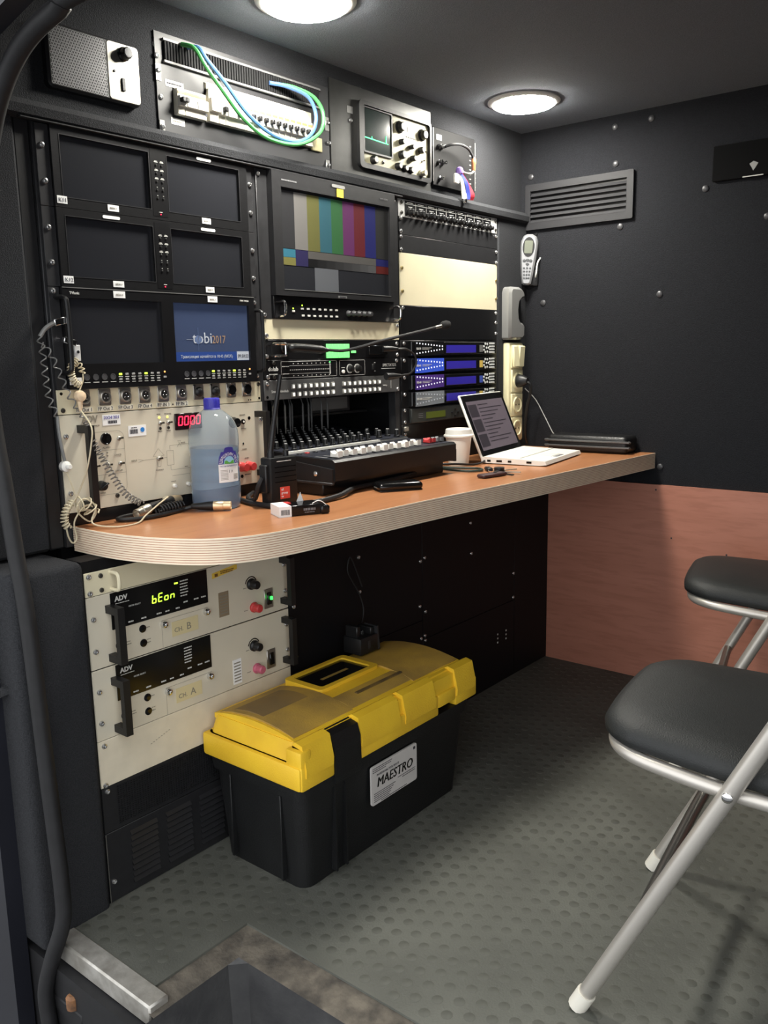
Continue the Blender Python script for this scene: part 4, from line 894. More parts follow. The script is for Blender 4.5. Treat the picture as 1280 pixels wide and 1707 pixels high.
Geo().tube(spline([(0.012,-0.012,0.070),(0.012,-0.018,0.082)],3),0.004,8).build('antenna', M_plast, t)
# curved silver bracket (handset rest) on the corner filler
t = thing('handset_rest', 'curved silver handset rest with a rounded bite above the socket strip', 'phone holder', (1.493, 0.0, 1.036))
pr = [(0.0,0.006),(0.006,0.0),(0.075,0.0),(0.090,0.010),(0.092,0.042),(0.084,0.050),(0.066,0.054),(0.056,0.066),(0.053,0.090),(0.058,0.112),(0.072,0.122),(0.090,0.126),(0.090,0.140),(0.080,0.152),(0.060,0.158),(0.015,0.158),(0.004,0.152),(0.0,0.140)]
Geo().prism(pr, -0.030, 0.0, 'y', ch=0.008).build('shell', mat('satin_silver', (158,158,156), 0.3, metal=0.45), t)
Geo().prism(rrect(0.050,0.094,0.044,0.130,0.01,3), -0.010, -0.0005, 'y').build('inner_pad', M_plast, t)
# socket strip
t = thing('socket_strip', 'cream wall socket strip with a rocker switch and round outlets', 'socket strip', (1.497, 0.0, 0.722))
M_sock = mat('cream_plastic', (232,224,184), 0.4)
Geo().cbox(0.0, 0.088, -0.022, 0.0, 0.0, 0.305, 0.006, 3).build('trunking', M_sock, t)
Geo().cbox(0.014, 0.080, -0.027, -0.021, 0.228, 0.298, 0.002).build('switch_plate', M_sock, t)
for u, a in ((0.0305,-5),(0.0635,4)): Geo().cbox(-0.0155,0.0155,-0.006,0.002,-0.032,0.032,0.002).build('switch_rocker', M_sock, t, (u,-0.027,0.263), (math.radians(a),0,0))
for k in range(3):
    v = 0.188 - 0.0735*k
    p = Geo().cbox(0.014, 0.080, -0.026, -0.021, v-0.034, v+0.034, 0.0015).build('outlet_plate', M_sock, t)
    Geo().lathe([(0.0255,0.001),(0.0255,-0.003),(0.0225,-0.004),(0.0205,-0.0035),(0.0195,-0.0006),(0.0,-0.0006)], (0.047,-0.026,v), 'y', 24).build('outlet', M_sock, p)
    for s in (-1,1): Geo().cyl((0.047+0.009*s,-0.0266,v),0.0026,-0.0006,'y',8).build('pin_hole', M_gloss, p)
t = thing('power_plug', 'black mains plug pushed into the socket strip', 'plug', (1.544, -0.026, 0.910))
Geo().lathe([(0.0195,0.004),(0.0200,-0.008),(0.0180,-0.020),(0.0120,-0.032),(0.0095,-0.036)], axis='y', n=20).build('body', M_plast, t)
Geo().tube(spline([(0.002,-0.030,-0.002),(0.006,-0.042,-0.012),(0.010,-0.040,-0.040),(0.014,-0.026,-0.090),(0.030,-0.012,-0.170),(0.050,-0.008,-0.200)],6),0.0046,8).build('lead', M_plast, t)
# dark recess with a bright strip
t = thing('wall_cabinet', 'matt black box on the bulkhead with a bright lower edge', 'cabinet', (XB, -0.75, 1.482))
Geo().cbox(-0.012, 0.0, -0.22, 0.180, -0.044, 0.046, 0.002).build('case', mat('matt_black', (14,14,15), 0.9, spec=0.1), t)
Geo().box(-0.0128,-0.0118,0.048,0.100,-0.0440,-0.0415).build('edge_strip', M_print, t, smooth=False)
Geo().prism([(0.062,-0.012),(0.074,-0.006),(0.084,-0.012),(0.078,-0.022),(0.074,-0.030),(0.068,-0.022)], -0.0128, -0.0118, 'x').build('paper_scrap', mat('grey_paper', (150,150,148), 0.6), t, smooth=False)

# ------------------------------------------------------------------ under the desk
YL = -0.094
def ch_unit(z0, disp_txt, mark, label, knobm, on):
    t = thing('power_amplifier', label, 'amplifier', (-0.033, YL, z0)); H = 3*U - 0.0010
    Geo().cbox(0, 0.485, 0, 0.003, 0, H, 0.0006).build('faceplate', M_cream2, t)
    d = Geo().box(0.0470, 0.2650, -0.0014, 0, 0.0640, 0.1315).build('display_window', M_gloss, t, smooth=False)
    text('ADV', 0.0125, 0.0555, 0.1150, M_print, d, -0.0020, width=0.027, bold=0.0004); marks(squiggle(0.056,0.085,0.1105,0.0012), M_print, d, -0.0020)
    text('METER SELECT', 0.0040, 0.083, 0.0985, M_print, d, -0.0020); 
    if disp_txt:
        for k, c in enumerate(disp_txt): seven(c, 0.1330+0.0138*k, 0.0920, 0.0098, 0.0170, 0.0020, M_grnled, d, y=-0.0024)
        Geo().box(0.1860,0.1940,-0.0024,-0.0014,0.1180,0.1210).build('indicator_bar', M_grnled, d, smooth=False)
    mk = []
    for k in range(6): mk += squiggle(0.1990, 0.2180 - 0.001*(k%3), 0.1210-0.0058*k, 0.0022, k)
    for u in (0.0560,0.0800,0.1080,0.1420,0.1620,0.1860,0.2050,0.2300,0.2480): mk += squiggle(u, u+0.011, 0.0705 + (0.008 if u > 0.2 else 0), 0.0026, int(u*1000))
    marks(mk, M_print, d, -0.0020)
    outline(t, [(0.1525,0.0005),(0.1525,0.0540),(0.2650,0.0540)], M_inkf)
    bh = Geo().lathe([(0.0065,0),(0.0065,-0.0015),(0.0052,-0.0022)], axis='y', n=16).mesh('socket', M_gloss)
    for u, v in ((0.1100,0.0500),(0.1100,0.0225),(0.0590,0.0325)): inst('socket', bh, t, (u,0,v), scale=(1.15,1,1.15))
    marks(squiggle(0.118,0.126,0.050)+squiggle(0.118,0.126,0.027)+squiggle(0.118,0.126,0.021)+squiggle(0.072,0.084,0.034)+squiggle(0.072,0.084,0.029), M_inkf, t)
    nk = Geo().lathe([(0.0075,0),(0.0075,-0.003),(0.006,-0.007),(0.003,-0.008),(0.0025,-0.005)], axis='y', n=16).mesh('thumb_screw', M_chrome)
    for u in (0.1570,0.2590): inst('thumb_screw', nk, t, (u,0,0.0465))
    s = sticker(t, 0.1750, 0.2380, 0.0160, 0.0450, mat('old_tape', (214,200,156), 0.5)); text('CH.', 0.0130, 0.1800, 0.0235, M_inkf, s, -0.0012); text(mark, 0.0200, 0.2090, 0.0225, M_inkf, s, -0.0012)
    handle_bar(t, 0.0430, 0.0080, 0.1120, 0.038, M_plast, 0.014, 0.014); handle_bar(t, 0.4690, 0.0140, 0.1180, 0.034, M_plast, 0.013, 0.013)
    k = inst('knob', Geo().lathe([(0.0120,0),(0.0120,-0.004),(0.0092,-0.007),(0.0086,-0.020),(0.0070,-0.022)], axis='y', n=20).mesh('knob', M_plast), t, (0.3800,0,0.0760))
    a = [math.radians(20+10*i) for i in range(16)]
    g = Geo(); n = len(a)
    g.add([(0.380+0.0165*math.cos(q),-0.0006,0.076+0.0165*math.sin(q)) for q in a]+[(0.380+0.0142*math.cos(q),-0.0006,0.076+0.0142*math.sin(q)) for q in a], [(i,i+1,n+i+1,n+i) for i in range(n-1)]); g.build('scale_arc', M_gloss, t, smooth=False)
    rp = Geo().cbox(0.4140, 0.4390, -0.003, 0, 0.0130, 0.0555, 0.001).build('switch_frame', M_steel, t)
    Geo().cbox(0.4205, 0.4330, -0.0085, -0.002, 0.0210, 0.0480, 0.0015).build('rocker', M_gloss, rp, rot=(math.radians(-4),0,0))
    if on: Geo().box(0.4245,0.4290,-0.0125,-0.0085,0.0330,0.0400).build('pilot_light', M_grn, rp, smooth=False)
    Geo().lathe([(0.0110,0),(0.0110,-0.004),(0.0092,-0.0055),(0.0088,-0.019),(0.0070,-0.021)], (0.3850,0,0.0245), 'y', 20).build('push_button', knobm, t)
    marks(squiggle(0.358,0.368,0.070)+squiggle(0.358,0.370,0.022), M_inkf, t)
    screws(t, [(0.0110,0.0920),(0.0105,0.0330),(0.4760,0.0980),(0.4770,0.0400)])
    return t
t = ch_unit(0.4545, 'bEon', 'B', 'cream power amplifier marked CH. B with lit bEon display', M_red, True)
g = Geo().prism([(0.2790,0.1080),(0.3440,0.1160),(0.3440,0.1250),(0.3380,0.1260),(0.2790,0.1190)], -0.0008, 0, 'y').build('warning_sticker', mat('yellow_warning', (226,190,76), 0.5), t, smooth=False)
marks(squiggle(0.300,0.335,0.1190,0.0022)+squiggle(0.300,0.332,0.1155,0.0022)+[(0.2850,0.2930,0.1110,0.1170)], mat('brown_ink', (120,84,40), 0.6), g, -0.0012)
sticker(t, 0.2920, 0.3180, 0.0250, 0.0760, mat('brown_plate', (140,124,100), 0.5)); marks([(0.295,0.315,0.031+0.006*k,0.033+0.006*k) for k in range(7)], M_inkf, t, -0.0012)
t = ch_unit(0.3200, '', 'A', 'cream power amplifier marked CH.A with a dark display', M_pink, False)
sticker(t, 0.3200, 0.3430, 0.0070, 0.0600); marks([(0.3225,0.3405,0.012+0.0065*k,0.0145+0.0065*k) for k in range(7)], M_inkf, t, -0.0012)
t = thing('blank_panel', 'narrow cream panel with a small cream handle just under the desk', 'panel', (-0.033, YL, 0.588))
Geo().cbox(0, 0.485, 0, 0.003, 0, 0.0430, 0.0006).build('faceplate', M_cream, t)
wire_handle(t, 0.0520, 0.0520, 0.006, 0.037, 0.024, 0.0035, M_cream)
screws(t, [(0.0085,0.036),(0.0085,0.006)]); screws(t, [(0.032,0.034),(0.032,0.008)], dscrew_me)
wire_handle(t, 0.4720, 0.4720, 0.004, 0.030, 0.02, 0.0040, M_plast)
t = thing('blank_panel', 'scuffed cream panel under the CH.A amplifier', 'panel', (-0.033, YL, 0.230))
Geo().cbox(0, 0.485, 0, 0.003, 0, 0.0890, 0.0006).build('faceplate', mat('scuffed_cream', (222,212,190), 0.45, var=0.1, vscale=25), t)
screws(t, [(0.0085,0.004),(0.012,0.079)])
marks([(0.110+0.006*k, 0.113+0.006*k, 0.046+0.0018*k, 0.0468+0.0018*k) for k in range(8)], M_inkf, t, -0.0008, 'scuff')
# perforated vent panel
t = thing('perforated_panel', 'black perforated metal vent panel above the louvres', 'vent', (-0.033, YL, 0.141))
Geo().plate(0, 0.485, 0, 0.0885, [(0.030,0.468,0.006,0.083)], 0, 0.003).build('frame', M_black, t, smooth=False)
Geo().box(0.028,0.470,0.006,0.008,0.004,0.085).build('backing', mat('void_black', (8,8,8), 0.9), t, smooth=False)
g = Geo()
for k in range(74): g.box(0.030+0.0059*k, 0.0320+0.0059*k, 0.0003, 0.0022, 0.006, 0.083)
for k in range(20): g.box(0.030, 0.468, 0.0003, 0.0022, 0.0064+0.0039*k, 0.0078+0.0039*k)
tag(g.build('mesh_grid', mat('mesh_black', (46,46,48), 0.4, metal=0.3), t, smooth=False), kind='stuff')
screws(t, [(0.0115,0.080)])
# louvred panel
t = thing('louvre_panel', 'black metal panel with rows of horizontal louvres at floor level', 'vent', (-0.033, YL, 0.002))
Geo().cbox(0, 0.485, 0, 0.003, 0, 0.1370, 0.0006).build('faceplate', M_black, t); Geo().box(0.0,0.0012,-0.0008,0.002,0.0,0.137).build('bright_edge', M_steel, t, smooth=False)
lv = Geo().prism([(0.0,0.0042),(-0.0046,-0.0026),(-0.0036,-0.0042),(0.0,-0.0030)], -0.0300, 0.0300, 'x').mesh('louvre', M_black)
for c in range(5):
    for k in range(9): inst('louvre', lv, t, (0.0815+0.0815*c, 0, 0.118-0.0122*k))
screws(t, [(0.0105,0.039)])
def dpanel(x0, x1, z0, z1, label, pts, name='rack_panel'):
    t = thing(name, label, 'panel', (x0, YL, z0)); Geo().cbox(0, x1-x0, 0, 0.003, 0, z1-z0-0.001, 0.0008).build('faceplate', mat('under_desk_black', (15,15,17), 0.55, spec=0.25), t)
    screws(t, [(a-x0, b-z0) for a, b in pts], dscrew_me if name == 'x' else screw_me); return t
dpanel(0.456, 0.945, 0.300, 0.652, 'tall black under-desk panel beside the cream amplifiers', [(0.690,0.521),(0.691,0.435),(0.468,0.452),(0.470,0.336),(0.936,0.462),(0.932,0.340)])
dpanel(0.456, 0.945, 0.002, 0.299, 'black under-desk panel behind the tool box', [(0.936,0.250),(0.470,0.24)])
dpanel(0.946, 1.420, 0.246, 0.652, 'tall black under-desk panel between the screw rows', [(0.955,0.468),(0.957,0.320),(0.953,0.254),(1.174,0.526),(1.178,0.437),(1.412,0.330),(1.412,0.254)])
t = dpanel(0.946, 1.420, 0.002, 0.245, 'low black under-desk panel with two columns of white dots', [(0.955,0.240)])
for x in (1.324, 1.372):
    for k in range(3): inst('indicator_light', Geo().lathe([(0.0030,0),(0.0030,-0.001)], axis='y', n=8).mesh('indicator_light', M_print), t, (x-0.946, 0, 0.130+0.013*k))
dpanel(1.421, XB-0.011, 0.002, 0.652, 'plain black under-desk panel against the wood panel', [])
struct('baseboard_back', Geo().box(-0.036, XB-0.011, YL+0.003, YL+0.05, 0.0, 0.652), mat('under_desk_black', (15,15,17), 0.55, spec=0.25), 'black rack carcass under the desk', smooth=False)
# ------------------------------------------------------------------ desk
DZ = 0.698
desk = thing('desk', 'curved cherry wood desk with a striped plywood edge', 'desk', (0,0,0))
front = [tuple(p) for p in spline([(0.011,0.0,0),(0.011,-0.08,0),(0.020,-0.155,0),(0.043,-0.230,0),(0.080,-0.292,0),(0.135,-0.332,0),(0.220,-0.352,0),(0.33,-0.358,0),(0.60,-0.370,0),(1.0,-0.400,0),(XB-0.001,-0.437,0)], 7)]
out = [(p[0],p[1]) for p in front] + [(XB-0.001, 0.0)]
Geo().prism(out, DZ-0.0015, DZ, 'z').build('desk_top', M_desk, desk, smooth=False)
Geo().prism(out, 0.6535, DZ-0.0015, 'z').build('core', mat('plywood_core', (172,128,92), 0.6), desk, smooth=False)
# layered plywood edge: thin veneers, each a slightly proud band
ply_l = mat('ply_pale', (244,226,200), 0.5, var=0.08, vscale=30); ply_d = mat('ply_reddish', (190,130,100), 0.55, var=0.15, vscale=30)
ed = [(p[0],p[1]) for p in front]
def offs(P, d):
    r = []
    for i, p in enumerate(P):
        a = P[max(i-1,0)]; b = P[min(i+1,len(P)-1)]; tx, ty = b[0]-a[0], b[1]-a[1]; L = math.hypot(tx,ty); r.append((p[0]+ty/L*d, p[1]-tx/L*d))
    return r
zz = DZ; lay = []
for k in range(21): lay.append((0.0031 if k % 2 == 0 else 0.0011, k % 2))
tot = sum(a for a, _ in lay); sc_ = (DZ-0.6530)/tot
for th, kind in lay:
    th *= sc_; d = 0.0018 if kind == 0 else 0.0010
    o_ = offs(ed, d); n = len(ed); vs = []
    for (x,y),(x2,y2) in zip(ed,o_): vs += [(x,y,zz-th),(x2,y2,zz-th),(x2,y2,zz),(x,y,zz)]
    fs = []
    for i in range(n-1):
        for q in range(4): fs.append((i*4+q, i*4+(q+1)%4, (i+1)*4+(q+1)%4, (i+1)*4+q))
    fs += [(0,1,2,3), tuple((n-1)*4+q for q in range(4))]
    Geo().add(vs, fs).build('ply_layer', ply_d if kind else ply_l, desk, smooth=False); zz -= th

# ------------------------------------------------------------------ mixer
t = thing('audio_mixer', 'black audio mixing desk with white faders pulled out of the rack', 'mixer', (0.5, 0, DZ))
M_mix = mat('mixer_panel', (38,40,50), 0.4, var=0.2, vscale=20)
Geo().cbox(0.016, 0.465, -0.150, 0.25, 0.0, 0.030, 0.002).build('slide_tray', M_black2, t)
Geo().prism([(-0.186,0.034),(-0.186,0.074),(-0.180,0.079),(-0.036,0.082),(-0.030,0.086),(0.26,0.108),(0.26,0.030),(-0.150,0.030)], 0.016, 0.470, 'x').build('body', M_plast, t, smooth=False)
Geo().prism([(-0.180,0.0793),(-0.038,0.0823),(-0.038,0.0830),(-0.180,0.0800)], 0.022, 0.464, 'x').build('fader_panel', M_mix, t, smooth=False)
Geo().prism([(-0.030,0.0862),(0.255,0.1078),(0.255,0.1088),(-0.030,0.0872)], 0.022, 0.464, 'x').build('knob_panel', M_mix, t, smooth=False)
Geo().box(0.022, 0.350, -0.038, -0.0290, 0.082, 0.0880).build('scribble_strip', M_whitep, t, smooth=False)
for x0, x1 in ((0.010,0.017),(0.469,0.476)):
    Geo().prism([(-0.183,0.030),(-0.183,0.060),(-0.080,0.070),(0.02,0.080),(0.02,0.028)], x0, x1, 'x').build('side_panel', M_black, t, smooth=False)
Geo().cbox(0.008, 0.016, -0.184, 0.02, 0.026, 0.031, 0.001).build('side_rail', M_rail, t)
sx = Geo().lathe([(0.0056,0),(0.0054,-0.0015),(0.0038,-0.003),(0.0018,-0.0034),(0.0016,-0.002)], axis='x', n=14).mesh('screw', M_screw)
for y, z in ((-0.135,0.048),(-0.070,0.050)): inst('screw', sx, t, (0.010,y,z))
capm = Geo().prism([(-0.0100,0.002),(-0.0095,0.0125),(-0.0035,0.0088),(0.0035,0.0088),(0.0095,0.0125),(0.0100,0.002)], -0.0060, 0.0060, 'x', ch=0.0008)
cap_me = capm.mesh('fader_cap', M_whitep); capr_me = capm.mesh('fader_cap', M_red); capg_me = capm.mesh('fader_cap', mat('grey_cap', (120,120,122), 0.4))
slot_me = Geo().box(-0.0010,0.0010,-0.060,0.060,0,0.0006).mesh('fader_slot', M_gloss)
kn_me = Geo().lathe([(0.0072,0),(0.0072,0.003),(0.0055,0.004),(0.0050,0.0145),(0.0042,0.0160)], n=12).mesh('knob', M_plast)
kc_me = Geo().lathe([(0.0040,0.0155),(0.0034,0.0170)], n=10).mesh('knob_cap', mat('knob_pale_top', (176,176,176), 0.4))
lb_me = box_me(0.006, 0.0001, 0.003, M_print, 'x')
for k in range(12):
    x = 0.040 + 0.0262*k
    inst('fader_slot', slot_me, t, (x,-0.110,0.0812)); inst('fader_cap', cap_me, t, (x+0.006,-0.164+0.003*((k*5)%3),0.0800), scale=(1.3,1.15,1.25))
    for r_ in range(7):
        y = -0.016 + 0.030*r_; z = 0.0872 + 0.0216*(y+0.03)/0.285
        o = inst('knob', kn_me, t, (x, y, z)); inst('knob_cap', kc_me, o)
    Geo().cbox(x-0.004,x+0.004,-0.062,-0.052,0.082,0.0845,0.0006).build('mute_button', M_red if k == 1 else M_plast, t)
    Geo().box(x-0.010,x-0.004,-0.150,-0.070,0.0807,0.0814).build('fader_scale', mat('dim_print', (110,110,112), 0.6), t, smooth=False)
for x in (0.3980, 0.4130): inst('fader_cap', capr_me, t, (x,-0.150,0.0802)); inst('fader_slot', slot_me, t, (x,-0.110,0.0812))
for x in (0.4320, 0.4480): inst('fader_cap', capg_me, t, (x,-0.150,0.0802)); inst('fader_slot', slot_me, t, (x,-0.110,0.0812))
for x, y in ((0.366,0.02),(0.386,0.035),(0.406,0.02),(0.386,-0.005),(0.426,0.0),(0.440,-0.02)):
    o = inst('knob', kn_me, t, (x,y,0.0872+0.0216*(y+0.03)/0.285), scale=(1.15,1.15,1.15)); inst('knob_cap', kc_me, o)
marks([], M_print, t) if False else None
g = Geo(); 
for k in range(12):
    for r_ in range(4): g.box(0.372+0.008*k, 0.377+0.008*k, -0.120+0.016*r_, -0.118+0.016*r_, 0.0807, 0.0816)
tag(g.build('printed_marks', mat('dim_print', (110,110,112), 0.6), t, smooth=False), kind='stuff')
# cables hanging inside the open bay behind the mixer
M_cab = mat('grey_black_cable', (86,86,86), 0.5); M_plug = mat('cable_plug_grey', (120,118,112), 0.4, metal=0.3)
hx = (0.535,0.548,0.560,0.576,0.588,0.604,0.616,0.640,0.655,0.676,0.704,0.722,0.742,0.772)
for k, x in enumerate(hx):
    y = 0.06 + 0.008*(k % 3)
    c = thing('hanging_lead', ('thin pale grey lead hanging in the open bay behind the mixer knobs' if k < 7 else 'thin dark lead hanging in the open bay beside the grey power supply'), 'cable', (x, y, 0.83), group='leads hanging behind the mixer')
    Geo().tube(spline([(0.0,0.03,0.085),(0.001*(k%4),0.012,0.075),(0.0,0.0,0.052)],5),0.0014,6).build('lead', M_cab, c)
    Geo().lathe([(0.0018,0.054),(0.0027,0.048),(0.0027,0.008),(0.0020,0.0),(0.0014,-0.014)], n=10).build('plug', M_plug if k < 7 else M_cab, c)
t = thing('power_supply', 'grey labelled box tucked inside the rack bay', 'power supply', (0.745, 0.10, 0.853))
Geo().cbox(0,0.150,0,0.10,0,0.045,0.002).build('case', M_black, t); Geo().box(0.004,0.138,-0.001,0,0.008,0.038).build('label_plate', mat('dull_grey_label', (104,104,102), 0.5), t, smooth=False)
Geo().box(-0.15,0.22,0.0,0.20,-0.006,-0.0005).build('shelf', M_black2, t, smooth=False)

# ------------------------------------------------------------------ things on the desk
M_pet = mat('clear_plastic_bottle', (232,240,248), 0.04, trans=0.92, ior=1.14)
M_water = mat('water', (186,216,246), 0.02, trans=0.88, ior=1.20)
BX, BY = 0.297, -0.060
t = thing('water_bottle', 'large clear water bottle with a blue cap and purple label', 'bottle', (BX, BY, DZ))
shell = [(0.030,0.004),(0.044,0.0),(0.0475,0.004),(0.0488,0.018),(0.0495,0.050),(0.0480,0.0535),(0.0495,0.057),(0.0485,0.080),(0.0475,0.0835),(0.0488,0.087),(0.0490,0.105),(0.0478,0.1085),(0.0492,0.112),(0.0502,0.130),(0.0500,0.146),(0.0478,0.160),(0.0430,0.172),(0.0350,0.1830),(0.0260,0.1910),(0.0180,0.1965),(0.0150,0.2000),(0.0146,0.2060)]
inner = [(max(r-0.0009,0.002), h+0.0006) for r, h in shell[::-1]]; inner[-1] = (0.029, 0.0052)
Geo().lathe(shell + inner, n=40).build('bottle_body', M_pet, t, ang=60)
wat = [(0.028,0.0058)] + [(r-0.0014, h+0.0010) for r, h in shell[1:13]] + [(0.0478,0.1220),(0.0,0.1220)]
Geo().lathe(wat, n=40).build('water', M_water, t, ang=60)
Geo().lathe([(0.0165,0.1960),(0.0165,0.1990),(0.0156,0.2000),(0.0158,0.2170),(0.0148,0.2195),(0.0,0.2195)], n=28).build('cap', mat('violet_blue_cap', (66,62,176), 0.4), t)
g = Geo()
for k in range(28):
    a = 2*math.pi*k/28; g.box(-0.0004,0.0004,-0.0162,-0.0155,0.2005,0.2165)
    for i in range(len(g.v)-8, len(g.v)):
        x, y, z = g.v[i]; g.v[i] = (x*math.cos(a)-y*math.sin(a), x*math.sin(a)+y*math.cos(a), z)
tag(g.build('cap_ribs', mat('violet_blue_cap', (66,62,176), 0.4), t, smooth=False), kind='stuff')
VA = math.atan2(-1.411-BY, -0.823-BX)   # towards the door
def onlabel(u, v, r=0.0506):            # u metres round the bottle, v height
    a = VA + u/r; return (r*math.cos(a), r*math.sin(a), v)
def patch(pts_uv, r, m, name, parent, th=0.0004):
    # pts_uv: list of (u, v0, v1) columns
    vs = []; n = len(pts_uv)
    for u, v0, v1 in pts_uv: vs += [onlabel(u,v0,r), onlabel(u,v1,r), onlabel(u,v1,r-th), onlabel(u,v0,r-th)]
    fs = []
    for i in range(n-1):
        for q in range(4): fs.append((i*4+q, i*4+(q+1)%4, (i+1)*4+(q+1)%4, (i+1)*4+q))
    fs += [(0,1,2,3), tuple((n-1)*4+q for q in range(4))]
    return Geo().add(vs, fs).build(name, m, parent, smooth=False)
LC, LW = 0.0300, 0.0235
cols = [(LC-LW+2*LW*i/16, 0.0555, 0.0920) for i in range(17)]
lab = patch(cols, 0.0512, M_white, 'label', t)
arch = []
for i in range(25):
    s = -1 + 2*i/24; h = 0.0920 + 0.0330*max(0.0,(1-abs(s)**2.6))**0.5
    if abs(s) > 0.42: h = min(h, 0.1160)
    if abs(s) > 0.80: h = min(h, 0.1090)
    arch.append((LC+LW*s, 0.0915, max(h,0.0925)))
patch(arch, 0.0512, mat('label_purple', (62,54,140), 0.4), 'label_arch', lab)
half = []
for i in range(17):
    s = -1 + 2*i/16; half.append((LC+0.0130*s, 0.0920, 0.0922+0.0150*math.sqrt(max(0,1-s*s))))
patch(half, 0.0516, mat('label_sky', (150,196,226), 0.4), 'label_scene', lab)
patch([(LC-0.011+0.022*i/10, 0.0922, 0.0968+0.0022*math.sin(i*0.9)) for i in range(11)], 0.0519, mat('label_green', (96,168,76), 0.4), 'label_meadow', lab)
def wraptext(body, size, uc, v, m, width, arc=None, name='lettering'):
    o = text(body, size, 0, 0, m, lab, 0, width=width, align='CENTER', name=name)
    for vt in o.data.vertices:
        u, d, w = vt.co.x, vt.co.y, vt.co.z
        if arc:
            a = math.pi/2 - u/arc; vt.co = Vector(onlabel(uc + (arc+w)*math.cos(a), v + (arc+w)*math.sin(a), 0.0518 - d*0.5))
        else: vt.co = Vector(onlabel(uc+u, v+w, 0.0518 - d*0.5))
    return o
wraptext('ШИШКИН ЛЕС', 0.0085, LC, 0.0925, M_white, 0.048, arc=0.0158)
wraptext('ЧИСТАЯ ПИТЬЕВАЯ ВОДА', 0.0042, LC, 0.0862, mat('label_blue_ink', (60,60,140), 0.5), 0.042); wraptext('1 л', 0.0078, LC+0.002, 0.0745, M_ink, 0.008)
for a_, b_, c_, d_ in [(LC-0.020, LC-0.004, 0.0790-0.0026*k, 0.0798-0.0026*k) for k in range(8)] + [(LC+0.009, LC+0.021, 0.0700-0.0022*k, 0.0709-0.0022*k) for k in range(5)]:
    patch([(a_+(b_-a_)*i/3, c_, d_) for i in range(4)], 0.0515, M_inkf, 'printed_line', lab)

# wireless pack with antenna
t = thing('wireless_pack', 'black radio pack with an orange-red sticker and tall antenna', 'radio', (0.345, -0.170, DZ), rot=(0,0,math.radians(-6)))
Geo().cbox(0.0, 0.068, 0.0, 0.034, 0.0, 0.100, 0.004, 2).build('case', M_plast, t)
for k in range(4): Geo().box(0.010,0.064,-0.0006,0.001,0.050+0.010*k,0.0515+0.010*k).build('case_groove', M_gloss, t, smooth=False)
Geo().box(0.016,0.052,-0.0008,0.001,0.0915,0.0930).build('printed_line', M_print, t, smooth=False)
s = Geo().box(0.022,0.046,-0.0010,0.001,0.0160,0.0400).build('sticker', M_redtag, t, smooth=False); text('all\ngroup\ntv', 0.0070, 0.0240, 0.0330, M_white, s, -0.0016)
Geo().tube(spline([(0.010,0.014,0.098),(0.014,0.014,0.120),(0.026,0.014,0.180),(0.045,0.014,0.262)],5), [0.0062]*4+[0.0056]*5+[0.0048]*4+[0.0042]*3, 10).build('antenna', M_plast, t)
Geo().lathe([(0.0075,0.098),(0.0075,0.108),(0.0060,0.112)], (0.012,0.014,0), 'z', 14).build('antenna_base', M_plast, t)
Geo().cbox(-0.008,0.001,0.006,0.028,0.030,0.086,0.002).build('belt_clip', M_plast, t)
Geo().lathe([(0.006,0.098),(0.006,0.109),(0.005,0.111)], (0.052,0.016,0), 'z', 14).build('knob', M_plast, t)
# cigarette pack
t = thing('cigarette_pack', 'black and white cigarette pack in torn wrapping beside the radio pack', 'cigarette pack', (0.281, -0.257, DZ), rot=(0,0,math.radians(-26)))
Geo().cbox(0.0, 0.086, 0.0, 0.052, 0.0, 0.0200, 0.0012).build('box', M_gloss, t)
Geo().box(-0.0004,0.024,-0.0005,0.0525,0.0,0.0204).build('white_end', M_white, t, smooth=False)
Geo().box(0.024,0.034,0.0300,0.0525,0.0196,0.0205).build('red_mark', M_red, t, smooth=False)
marks(squiggle(0.048,0.072,0.0115,0.0045)+squiggle(0.050,0.070,0.0060,0.0016), mat('dim_print', (110,110,112), 0.6), t, -0.0008); marks([(0.003+0.002*k,0.0040+0.002*k,0.004,0.014) for k in range(9)], M_ink, t, -0.0010, 'barcode')
Geo().tube(spline([(0.066,0.0,0.022),(0.078,-0.004,0.027),(0.092,-0.002,0.018),(0.098,-0.004,0.004)],4),0.0008,5).build('tear_strip', M_white, t)
Geo().add([(0.050,0.046,0.020),(0.066,0.050,0.020),(0.060,0.050,0.038),(0.051,0.047,0.0195),(0.066,0.051,0.0195)], [(0,1,2),(3,4,2),(0,3,2),(1,4,2),(0,1,4,3)]).build('foil_flap', M_white, t, smooth=False)
Geo().cbox(0.082,0.100,-0.006,0.030,0.0,0.0170,0.003).build('wrapper_end', M_gloss, t)
# small black phone
t = thing('black_phone', 'small glossy black mobile phone lying on the desk edge', 'phone', (0.672,-0.232,DZ), rot=(0,0,math.radians(-32)))
Geo().cbox(-0.052,0.052,-0.027,0.027,0.002,0.019,0.008,3).build('body', M_gloss, t); Geo().cbox(-0.050,0.050,-0.0255,0.0255,0.0,0.004,0.0015).build('base', M_plast, t)
Geo().box(-0.0530,-0.0505,-0.010,0.010,0.008,0.0095).build('trim', M_alu, t, smooth=False)
# paper cup
t = thing('paper_cup', 'white paper coffee cup with a white lid', 'cup', (1.108,-0.100,DZ))
M_cup = mat('white_cup', (242,238,228), 0.55)
Geo().lathe([(0.026,0.0),(0.0268,0.0005),(0.0350,0.078),(0.0345,0.0785),(0.0,0.0785)], n=32).build('cup_body', M_cup, t)
Geo().lathe([(0.0372,0.0760),(0.0400,0.0780),(0.0400,0.0820),(0.0372,0.0845),(0.0365,0.0850),(0.0345,0.0975),(0.0320,0.0995),(0.0300,0.0965),(0.0,0.0965)], n=32).build('lid', M_whitep, t)
